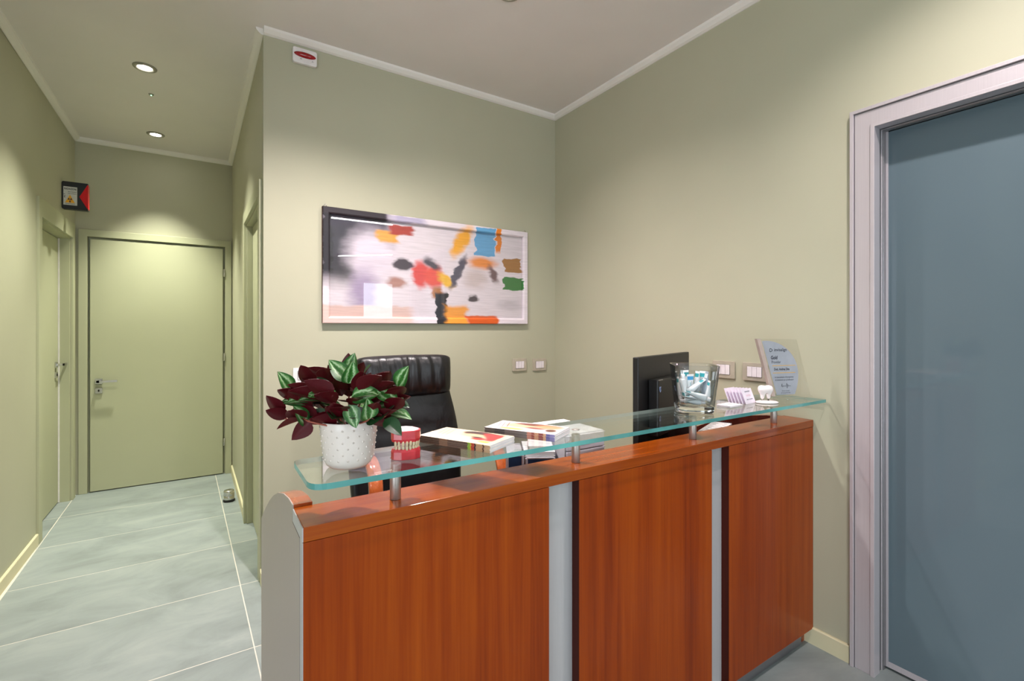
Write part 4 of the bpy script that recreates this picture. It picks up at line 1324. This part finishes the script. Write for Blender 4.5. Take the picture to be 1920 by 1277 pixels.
stack((0.673, 1.190), (0.780, 1.002), 0.112, 9, 0.00215, M_cov2, M_sp2, 'top brochure with pale cover of faces, on the stack nearer the vase', 'speckled spined brochure inside the stack nearer the vase', 'brochures stacked nearer the vase', GZ)

# --- square glass vase with sample tubes
va = thing('glass_vase', 'square tapered clear glass vase full of sample tubes on the shelf', 'vase', (1.492, 1.098, GZ), math.radians(-41.6))
def sq_ring(h, z, p=6.0, n_=40):
    out = []
    for k in range(n_):
        a = 2 * PI * (k + 0.5) / n_
        c, s_ = math.cos(a), math.sin(a)
        r = h / (abs(c) ** p + abs(s_) ** p) ** (1 / p)
        out.append((r * c, r * s_, z))
    return out
m = MB()
rows = [sq_ring(0.0622, 0.0235, 7), sq_ring(0.0640, 0.05, 8), sq_ring(0.0700, 0.11, 9), sq_ring(0.0755, 0.168, 10), sq_ring(0.0745, 0.1695, 10), sq_ring(0.0705, 0.168, 10), sq_ring(0.0655, 0.11, 7), sq_ring(0.0590, 0.05, 5), sq_ring(0.0530, 0.030, 4), sq_ring(0.044, 0.0245, 3)]
b = m.grid(rows, 0, closed_u=True)
m.build('vase_body', M_clear, va)
t = NT('solid_glass')
t.bsdf.inputs['Base Color'].default_value = (0.94, 0.97, 0.96, 1)
t.bsdf.inputs['Roughness'].default_value = 0.0
t.bsdf.inputs['IOR'].default_value = 1.5
t.bsdf.inputs['Transmission Weight'].default_value = 1.0
m = MB()
rows = [sq_ring(0.050, 0.0), sq_ring(0.0585, 0.002), sq_ring(0.0605, 0.006), sq_ring(0.0620, 0.0230, 7), sq_ring(0.050, 0.0235, 4), sq_ring(0.030, 0.020, 3), sq_ring(0.006, 0.0185, 2)]
b = m.grid(rows, 0, closed_u=True)
m.f.append(tuple(b + k for k in range(39, -1, -1))); m.m.append(0)
m.f.append(tuple(b + 6 * 40 + k for k in range(40))); m.m.append(0)
m.build('vase_foot', t.mat, va)

M_teal = plain('teal_print', srgb(20, 150, 160), 0.35)
M_tubew = plain('white_tube_laminate', srgb(226, 228, 230), 0.3)
M_tubes = plain('silver_tube_laminate', srgb(166, 176, 190), 0.3, 0.3)
def tube_thing(label, pos, d, roll, L=0.085, r=0.0115, mb=M_tubew, band=None, group='sample tubes in the vase'):
    """toothpaste sample tube: round shoulder with screw cap at the start, flat crimp at the far end"""
    r0 = thing('sample_tube', label, 'tube', pos, 0, group)
    dv = Vector(d).normalized()
    r0.rotation_mode = 'QUATERNION'
    r0.rotation_quaternion = dv.to_track_quat('Y', 'Z') @ Matrix.Rotation(roll, 3, 'Y').to_quaternion()
    rows = []
    for t_, wx, wz in ((0.0, 0.45, 0.45), (0.03, 0.9, 0.9), (0.06, 1, 1), (0.3, 1.03, 0.92), (0.6, 1.15, 0.62), (0.9, 1.28, 0.14), (1.0, 1.30, 0.05)):
        rows.append([(r * wx * math.cos(q * PI / 9), t_ * L, r * wz * math.sin(q * PI / 9)) for q in range(18)])
    m = MB(); b = m.grid(rows, 0, closed_u=True, flip=True); m.f.append(tuple(b + q for q in range(18))); m.m.append(0); m.f.append(tuple(b + 6 * 18 + q for q in range(17, -1, -1))); m.m.append(0)
    m.build('tube_body', mb, r0)
    m = MB(); rows = [[(r * 0.62 * f_ * math.cos(q * PI / 8), y_, r * 0.62 * f_ * math.sin(q * PI / 8)) for q in range(16)] for f_, y_ in ((0.9, -0.014), (1, -0.013), (1.05, -0.001), (0.9, 0.0))]
    b = m.grid(rows, 0, closed_u=True, flip=True); m.f.append(tuple(b + q for q in range(16))); m.m.append(0); m.f.append(tuple(b + 48 + q for q in range(15, -1, -1))); m.m.append(0)
    m.build('screw_cap', M_white, r0)
    # printed bands lie on the body
    def band_part(name, t0, t1, mat, a0, a1, grow=1.02):
        def prof(t_):
            ks = [(0.06, 1, 1), (0.3, 1.03, 0.92), (0.6, 1.15, 0.62), (0.9, 1.28, 0.14), (1.0, 1.3, 0.05)]
            for (ta, xa, za), (tb, xb, zb) in zip(ks[:-1], ks[1:]):
                if ta <= t_ <= tb:
                    f_ = (t_ - ta) / (tb - ta); return xa + (xb - xa) * f_, za + (zb - za) * f_
            return 1, 1
        m = MB(); rows = []
        for i in range(5):
            t_ = t0 + (t1 - t0) * i / 4
            wx, wz = prof(t_)
            rows.append([(r * grow * wx * math.cos(a0 + (a1 - a0) * q / 8), t_ * L, r * grow * wz * math.sin(a0 + (a1 - a0) * q / 8) + math.copysign(0.0002, math.sin((a0 + a1) / 2))) for q in range(9)])
        m.grid(rows, 0, flip=True); m.build(name, mat, r0, fix=False)
    for sgn in (0, PI):
        band_part('printed_band', 0.72, 0.90, band or M_teal, sgn + 0.5, sgn + PI - 0.5)
        band_part('printed_line', 0.16, 0.66, M_inkpale, sgn + 1.35, sgn + 1.50)
        band_part('printed_line', 0.20, 0.60, M_teal, sgn + 1.75, sgn + 1.90)
    return r0
Vm = Matrix.Translation((1.492, 1.098, GZ)) @ Matrix.Rotation(math.radians(-41.6), 4, 'Z')
def V(x, y, z): return tuple(Vm @ Vector((x, y, z)))
def Vd(x, y, z): return tuple(Vm.to_3x3() @ Vector((x, y, z)))
# local: x to the right in the photo, -y toward the viewer
tube_thing('white sample tube lying slanted across the front of the vase', V(0.034, -0.040, 0.052), Vd(-0.90, 0.06, 0.30), 0.0, 0.080, 0.0125)
tube_thing('white sample tube rising to the upper right behind the slanted one', V(-0.022, 0.0, 0.068), Vd(0.74, -0.02, 0.60), 0.1, 0.078, 0.0125)
tube_thing('white sample tube standing cap up at the left side of the vase', V(-0.043, -0.030, 0.122), Vd(0.05, 0.02, -1.0), 0.2, 0.070, 0.0125)
tube_thing('white sample tube with its crimp pointing up at the left of the vase', V(-0.036, 0.002, 0.066), Vd(-0.10, 0.05, 1.0), 0.3, 0.082, 0.0125)
tube_thing('silver backed sample tube with its crimp up at the right of the vase', V(0.042, 0.012, 0.060), Vd(0.08, 0.0, 1.0), 0.1, 0.084, 0.0135, M_tubes, M_tubew)
tube_thing('sample tube with a broad blue green band in the middle of the vase', V(-0.012, 0.024, 0.062), Vd(0.06, -0.10, 1.0), 0.0, 0.070, 0.0125, M_tubew, plain('aqua_print', srgb(20, 140, 196), 0.35))
tube_thing('white sample tube upright behind the silver backed one', V(0.018, 0.034, 0.066), Vd(0.04, 0.02, 1.0), -0.2, 0.076, 0.0125)
tube_thing('white sample tube lying on the bottom of the vase with its cap at the right', V(0.020, -0.026, 0.036), Vd(-0.95, 0.05, 0.02), 0.2, 0.056, 0.010)
tube_thing('white sample tube lying along the bottom of the vase at the back', V(-0.030, 0.018, 0.034), Vd(0.95, 0.05, 0.02), 0.2, 0.066, 0.010)
tube_thing('white sample tube standing in the right front corner of the vase', V(0.042, -0.024, 0.056), Vd(0.10, -0.02, 1.0), 0.3, 0.058, 0.010)
tube_thing('white sample tube in the back left corner of the vase', V(-0.040, 0.038, 0.050), Vd(-0.12, 0.06, 1.0), 0.6, 0.070, 0.011)
tube_thing('white sample tube upright against the back wall of the vase, left', V(-0.016, 0.046, 0.064), Vd(-0.02, 0.04, 1.0), 0.1, 0.080, 0.0105)
tube_thing('white sample tube upright against the back wall of the vase, right', V(0.038, 0.040, 0.066), Vd(0.06, 0.04, 1.0), 0.2, 0.076, 0.0105)
tube_thing('short white sample tube lying level in the middle of the vase', V(0.026, -0.006, 0.050), Vd(-0.95, 0.10, 0.06), 0.0, 0.058, 0.010)

# --- pile of visiting cards
vc = thing('business_card_pile', 'low pile of white visiting cards with pink print lying on the shelf', 'cards', (1.702, 1.092, GZ), math.radians(2))
M_cardp = printed('pink_printed_card', srgb(244, 232, 234), [('e', 0.62, 0.55, 0.16, 0.25, (240, 170, 170), 0.5, 0), ('R', 0.28, 0.62, 0.12, 0.02, (150, 120, 130), 0.3, 0), ('R', 0.28, 0.40, 0.16, 0.015, (220, 160, 160), 0.3, 0)], 0.4, 0.01)
for k in range(6):
    m = MB(); z = k * 0.0012; j = 0.0008 * math.sin(k * 2.3)
    x0, x1, y0, y1 = -0.0425 + j, 0.0425 + j, -0.0275 - j, 0.0275 - j
    m.poly([(x0, y0, z + .0011), (x1, y0, z + .0011), (x1, y1, z + .0011), (x0, y1, z + .0011)], 0, [(0, 0), (1, 0), (1, 1), (0, 1)])
    m.poly([(x0, y1, z), (x1, y1, z), (x1, y0, z), (x0, y0, z)], 1, [(0, 0)] * 4)
    for p, q in (((x0, y0), (x1, y0)), ((x1, y0), (x1, y1)), ((x1, y1), (x0, y1)), ((x0, y1), (x0, y0))):
        m.poly([(*p, z), (*q, z), (*q, z + .0011), (*p, z + .0011)], 1, [(0, 0)] * 4)
    m.build('card', [M_cardp, M_paper], vc, fix=False)

# --- leaflet leaning in a fan
fan = thing('folded_leaflet', 'white zigzag folded leaflet standing beside the tooth figurine', 'leaflet', (1.793, 1.080, GZ), 0)
M_leaf = plain('lilac_white_card', srgb(238, 228, 240), 0.5)
for k in range(6):
    base = Vector((-0.0055, 0.0109, 0.0)) * k
    up_ = Vector((-0.0085, 0.0174, 0.058))
    wv = Vector((0.0806, 0.0076, 0.0))
    nrm = wv.cross(up_).normalized() * 0.0006
    m = MB()
    q = [base, base + wv, base + wv + up_, base + up_]
    A = [p + nrm for p in q]; B2 = [p - nrm for p in q]
    m.v += [tuple(p) for p in A + B2]
    for f_ in ((0, 1, 2, 3), (7, 6, 5, 4), (0, 4, 5, 1), (1, 5, 6, 2), (2, 6, 7, 3), (3, 7, 4, 0)):
        m.f.append(f_); m.m.append(0)
    pg = m.build('leaflet_page', M_leaf, fan)
    if k == 0:
        X = wv.normalized(); Y = up_.normalized(); Zn = X.cross(Y)
        def PM(u, v_):
            Mx = Matrix((X, Y, Zn)).transposed().to_4x4(); Mx.translation = base + X * u + Y * v_ + Zn * 0.0009
            return Mx
        lettering('lettering', 'promozione', 0.011, M_inkpale, pg, PM(0.042, 0.050), 'CENTER', 0, 0.040)
        M_pinkp = plain('pink_print', srgb(236, 190, 206), 0.5)
        lettering('lettering', 'sorriso', 0.014, M_pinkp, pg, PM(0.042, 0.034), 'CENTER', 0, 0.036)
        lettering('lettering', 'visita di controllo', 0.008, M_inkpale, pg, PM(0.042, 0.018), 'CENTER', 0, 0.05)

# --- tooth figurine
tf = thing('tooth_figurine', 'white molar figurine with two roots on an oval base', 'figurine', (1.895, 1.060, GZ), math.radians(-32))
M_porc = plain('white_porcelain', srgb(246, 236, 234), 0.28, 0, 0.5, 0.02)
rows = []
for f_, z in ((0.97, 0.0), (1.0, 0.003), (0.97, 0.006), (0.80, 0.0085), (0.4, 0.010), (0.01, 0.0105)):
    rows.append([(0.045 * f_ * math.cos(q * PI / 16) + 0.006, 0.030 * f_ * math.sin(q * PI / 16), z) for q in range(32)])
m = MB(); b = m.grid(rows, 0, closed_u=True); m.f.append(tuple(b + q for q in range(31, -1, -1))); m.m.append(0); m.build('base', M_porc, tf)
rows = []
cw = [0.0190, 0.0200, 0.0212, 0.0226, 0.0240, 0.0254, 0.0266, 0.0275, 0.0281, 0.0284, 0.0283, 0.0279, 0.0270, 0.0252, 0.0220, 0.0155, 0.003]
for i in range(17):
    t_ = i / 16
    z = 0.030 + 0.044 * t_
    w = cw[i]
    d_ = w * (0.62 + 0.14 * t_)
    ring = []
    for q in range(32):
        a = q * PI / 16
        c, s_ = math.cos(a), math.sin(a)
        dip = -0.0045 * math.exp(-(c * w / 0.010) ** 2) * max(0.0, (t_ - 0.8) / 0.2)
        arch = 0.013 * math.exp(-(c * w / 0.0062) ** 2) * max(0.0, 1 - t_ / 0.45)
        ring.append((math.copysign(abs(c) ** 0.85, c) * w, math.copysign(abs(s_) ** 0.85, s_) * d_, z + dip + arch))
    rows.append(ring)
m = MB(); b = m.grid(rows, 0, closed_u=True)
for q in range(0, 32):          # underside as a web of quads across the width
    pass
m.f.append(tuple(b + 16 * 32 + q for q in range(32))); m.m.append(0)
for q in range(1, 16):
    m.f.append((b + q, b + q - 1, b + (32 - q + 1) % 32, b + 32 - q)); m.m.append(0); m.smooth.add(len(m.f) - 1)
m.build('crown', M_porc, tf)
for sx in (-1, 1):
    m = MB(); m.tube([(sx * 0.0112, 0, 0.040), (sx * 0.0118, 0, 0.031), (sx * 0.0128, 0, 0.020), (sx * 0.0126, 0, 0.009)], [0.0098, 0.0086, 0.0066, 0.0050], 14); m.build('root', M_porc, tf)

# --- acrylic award
aw = thing('acrylic_award', 'clear acrylic award with a curved silver plate of printed text by the right wall', 'award', (1.985, 1.050, GZ), math.radians(-18))
# outline in local x (along), z (up)
AT = 0.012
def awp(name, pts, y0, y1, mat, bevel=0.0):
    m = MB(); m.prism(pts, y0, y1, 'y'); return m.build(name, mat, aw, bevel)
Zb = 0.022
awp('acrylic_block', [(-0.045, Zb), (0.150, Zb - 0.0), (0.078, 0.255), (-0.118, 0.258)], -AT / 2, AT / 2, M_acryl, 0.001)
plate = [(-0.095, 0.248)]
for i in range(1, 15):
    t_ = i / 15
    p0, p1, p2, p3 = Vector((-0.095, 0.248)), Vector((0.0, 0.262)), Vector((0.135, 0.175)), Vector((0.068, Zb + 0.006))
    q = p0 * (1 - t_) ** 3 + 3 * p1 * t_ * (1 - t_) ** 2 + 3 * p2 * t_ ** 2 * (1 - t_) + p3 * t_ ** 3
    plate.append((q.x, q.y))
plate += [(0.068, Zb + 0.006), (-0.022, Zb + 0.006)]
M_silverp = plain('silver_printed_plate', srgb(196, 198, 206), 0.28, 0.55, 0.5, 0.08, 14)
pp = awp('silver_plate', plate, -AT / 2 - 0.0012, -AT / 2 - 0.0003, M_silverp)
m = MB(); m.prism([(-0.1185, 0.2575), (-0.1015, 0.2570), (-0.0275, Zb + 0.001), (-0.0455, Zb + 0.001)], -AT / 2 - 0.0008, AT / 2 + 0.0008, 'y')
m.build('bevelled_edge', plain('rosy_acrylic_edge', srgb(196, 176, 166), 0.2, 0.2), aw)
AY = -AT / 2 - 0.0014
def atext(s_, size, x, z, mat, w=None, bold=0.0, al='LEFT'):
    lettering('lettering', s_, size, mat, pp, facing(x, AY, z, 0, 0.0), al, bold, w)
atext('invisalign', 0.018, -0.036, 0.212, M_ink, 0.062, 0.0002)
m = MB()
for k in range(6):
    pass
ringp = []
for k in range(18):
    a = k * PI / 9
    ringp.append((-0.052 + 0.0075 * math.cos(a) * (1 + 0.12 * math.cos(3 * a)), 0.211 + 0.0075 * math.sin(a) * (1 + 0.12 * math.cos(3 * a))))
m = MB()
rows = [[(x, AY - 0.00005, z) for x, z in ringp], [(-0.052 + (x + 0.052) * 0.66, AY - 0.00005, 0.211 + (z - 0.211) * 0.66) for x, z in ringp]]
m.grid(rows, 0, closed_u=True, smooth=False); m.build('logo_mark', M_ink, pp)
atext('Gold', 0.020, -0.052, 0.180, M_ink, 0.032, 0.0006)
atext('Provider', 0.017, -0.049, 0.162, M_ink, 0.045)
for z, x0 in ((0.1475, -0.044), (0.118, -0.042)):
    awl = MB(); awl.box(x0, AY - 0.0002, z - 0.0012, 0.070, AY + 0.0002, z + 0.0012); awl.build('gold_rule', M_gold, pp)
atext('Dott. Andrea Diva', 0.014, -0.036, 0.1325, M_ink, 0.076, 0.0004)
atext('In riconoscimento del programma', 0.010, -0.032, 0.100, M_ink, 0.092)
atext('di trattamento per gli allineatori', 0.010, -0.031, 0.089, M_ink, 0.092)
sigp = [(0.0, 0.0), (0.003, 0.012), (0.005, -0.003), (0.009, 0.004), (0.012, -0.001), (0.016, 0.003), (0.022, -0.001), (0.027, 0.013), (0.029, -0.008), (0.032, 0.008), (0.036, 0.0), (0.042, 0.003), (0.047, 0.0)]
m = MB(); m.tube([(0.0 + x * 1.0, AY - 0.0003, 0.062 + z) for x, z in sigp], 0.0006, 5); m.build('signature', M_ink, pp)
atext('Direttore Generale', 0.008, 0.022, 0.044, M_inkpale, 0.038, 0, 'CENTER')
atext('per il programma Italia', 0.008, 0.022, 0.036, M_inkpale, 0.046, 0, 'CENTER')
# feet rail
awp('base_bar', [(-0.052, 0.0135), (0.155, 0.0135), (0.153, Zb - 0.0005), (-0.050, Zb - 0.0005)], -0.012, 0.012, M_acryl, 0.001)
for x in (-0.035, 0.040, 0.130):
    m = MB(); m.lathe([(0.0055, 0.0), (0.0075, 0.003), (0.0070, 0.009), (0.005, 0.0132)], 16, 0, (x, 0, 0)); m.build('foot', M_acryl, aw)

# ------------------------------------------------------------------ things on the worktop behind the counter
WZ = 0.7205
M_print = plain('lilac_grey_plastic', srgb(208, 202, 212), 0.4)
M_print2 = plain('pale_grey_plastic', srgb(222, 220, 224), 0.4)
pr = thing('drawer_tower', 'pale grey desktop drawer tower on the worktop behind the glass shelf', 'drawer unit', (1.126, 1.385, WZ), math.radians(-1))
bx('tower_body', M_print2, pr, -0.088, -0.112, 0.0, 0.088, 0.120, 0.279, 0.003)
for k in range(5):
    dr = bx('drawer_front', M_print, pr, -0.084, -0.122, 0.006 + k * 0.0545, 0.084, -0.1125, 0.057 + k * 0.0545, 0.002)
    bx('drawer_pull', M_rim if False else M_print2, dr, -0.02, -0.126, 0.026 + k * 0.0545, 0.02, -0.1222, 0.032 + k * 0.0545)
    bx('side_lip', M_print, pr, 0.0885, -0.116, 0.052 + k * 0.0545, 0.094, 0.10, 0.056 + k * 0.0545)
M_navy = plain('navy_board', srgb(20, 48, 84), 0.45)
M_rim = plain('grey_board_edge', srgb(176, 172, 180), 0.45)
def file_box(x, y, rz, label, w=0.09, d=0.24, h=0.205):
    r = thing('file_box', label, 'file box', (x, y, WZ), rz, 'navy file boxes on the worktop')
    m = MB(); m.prism([(-d / 2, 0), (d / 2, 0), (d / 2, h), (-d / 2, h)], -w / 2, w / 2, 'x'); m.build('box_body', M_navy, r, 0.002)
    for sx in (-1, 1):
        bx('edge_strip', M_rim, r, sx * w / 2 - 0.004, -d / 2 - 0.003, 0.0, sx * w / 2 + 0.004, -d / 2 + 0.012, h + 0.004, 0.003)
    bx('lid_strip', M_rim, r, -w / 2 - 0.001, -d / 2 - 0.002, h + 0.0002, w / 2 + 0.001, d / 2, h + 0.006, 0.002)
    return r
file_box(0.879, 1.3525, math.radians(-30), 'navy file box on the worktop, the left one next to the chair arm', 0.050, 0.15, 0.232)
file_box(0.950, 1.3115, math.radians(-30), 'navy file box on the worktop, the right one under the white books', 0.090, 0.15, 0.222)
def book(x, y, z, rz, w, d, h, label):
    r = thing('white_book', label, 'book', (x, y, z), rz, 'white books behind the counter')
    bx('book_cover', M_paper, r, -w / 2, -d / 2, 0.0, w / 2, d / 2, 0.002)
    bx('page_block', M_paper, r, -w / 2 + 0.003, -d / 2 + 0.002, 0.0021, w / 2 - 0.003, d / 2 - 0.003, h - 0.0021)
    bx('book_cover', M_paper, r, -w / 2, -d / 2, h - 0.002, w / 2, d / 2, h)
    bx('book_spine', M_inkpale, r, -w / 2 - 0.0015, -d / 2, 0.0, -w / 2 - 0.0001, d / 2, h)
book(0.950, 1.314, WZ + 0.2285, math.radians(-30), 0.100, 0.145, 0.016, 'white book lying on the navy file boxes, lower one')
book(0.958, 1.312, WZ + 0.2448, math.radians(-34), 0.08, 0.12, 0.014, 'white book lying on the navy file boxes, upper one')

# --- monitor seen from behind
A_ = Vector((1.405, 1.266)); B_ = Vector((1.930, 1.430))
mid = (A_ + B_) / 2
mrz = math.atan2(B_.y - A_.y, B_.x - A_.x); mw = (B_ - A_).length
mo = thing('computer_monitor', 'black computer monitor seen from behind beside the glass vase', 'monitor', (mid.x, mid.y + 0.02, WZ), mrz)
M_blk2 = brushed('black_textured_plastic', srgb(13, 13, 14), 'z', 0.45, 0.0)
m = MB(); m.prism([(-0.004, 0.135), (0.020, 0.135), (0.020, 0.531), (-0.004, 0.531)], -mw / 2, mw / 2, 'x'); m.build('rear_shell', M_blk2, mo, 0.003)
bx('screen', plain('dark_screen', srgb(14, 14, 18), 0.1), mo, -mw / 2 + 0.008, 0.0202, 0.15, mw / 2 - 0.008, 0.0215, 0.523)
rh = bx('rear_housing', M_blk2, mo, -mw / 2 + 0.085, -0.048, 0.215, mw / 2 - 0.13, -0.0042, 0.440, 0.006)
bx('vent_bar', M_alu_d, rh, -mw / 2 + 0.09, -0.0486, 0.4365, -mw / 2 + 0.13, -0.046, 0.4405)
m = MB()
m.tube([(-mw / 2 + 0.099, -0.0488, 0.412), (-mw / 2 + 0.099, -0.0488, 0.396), (-mw / 2 + 0.103, -0.0488, 0.391), (-mw / 2 + 0.108, -0.0488, 0.396), (-mw / 2 + 0.108, -0.0488, 0.412)], 0.0012, 6)
m.build('logo_mark', plain('pale_blue_logo', srgb(170, 190, 240), 0.4), rh)
bx('stand_neck', M_black, mo, -0.035, -0.030, 0.014, 0.035, -0.0045, 0.30, 0.004)
m = MB(); m.lathe([(0.118, 0.0), (0.120, 0.003), (0.116, 0.010), (0.04, 0.014)], 36); fo = m.build('stand_foot', M_black, mo)

# --- black telephone base with a spiral planner on it, right end of the worktop
tl = thing('black_desk_device', 'black rounded desk device under the spiral planner at the right end', 'device', (1.905, 1.275, WZ), math.radians(21))
m = MB(); m.prism(rounded([(-0.165, -0.06), (0.105, -0.06), (0.105, 0.055), (-0.165, 0.055)], 0.03, 5), 0.0, 0.200, 'z'); m.build('device_body', M_black, tl, 0.006)
bx('device_panel', M_alu_d, tl, -0.06, -0.0606, 0.05, 0.06, -0.0600, 0.12)
pn = thing('spiral_planner', 'white spiral bound planner page lying behind the counter near the right wall', 'planner', (1.905, 1.285, WZ + 0.2003), math.radians(21))
bx('page_block', M_paper, pn, -0.14, -0.040, 0.0, 0.115, 0.042, 0.008, 0.001)
for k in range(9):
    y = -0.036 + k * 0.009
    m = MB(); m.tube([(0.106, y, 0.0085), (0.112, y, 0.0125), (0.118, y, 0.009), (0.119, y, 0.002)], 0.0012, 6); m.build('spiral_ring', M_ink, pn)
for k in range(5):
    for q in range(2):
        lb = MB(); x = 0.08 - k * 0.04; y = 0.02 - q * 0.04
        lb.box(x - 0.006, y - 0.010, 0.0081, x + 0.0, y + 0.004, 0.0083); lb.build('printed_entry', M_inkpale, pn)
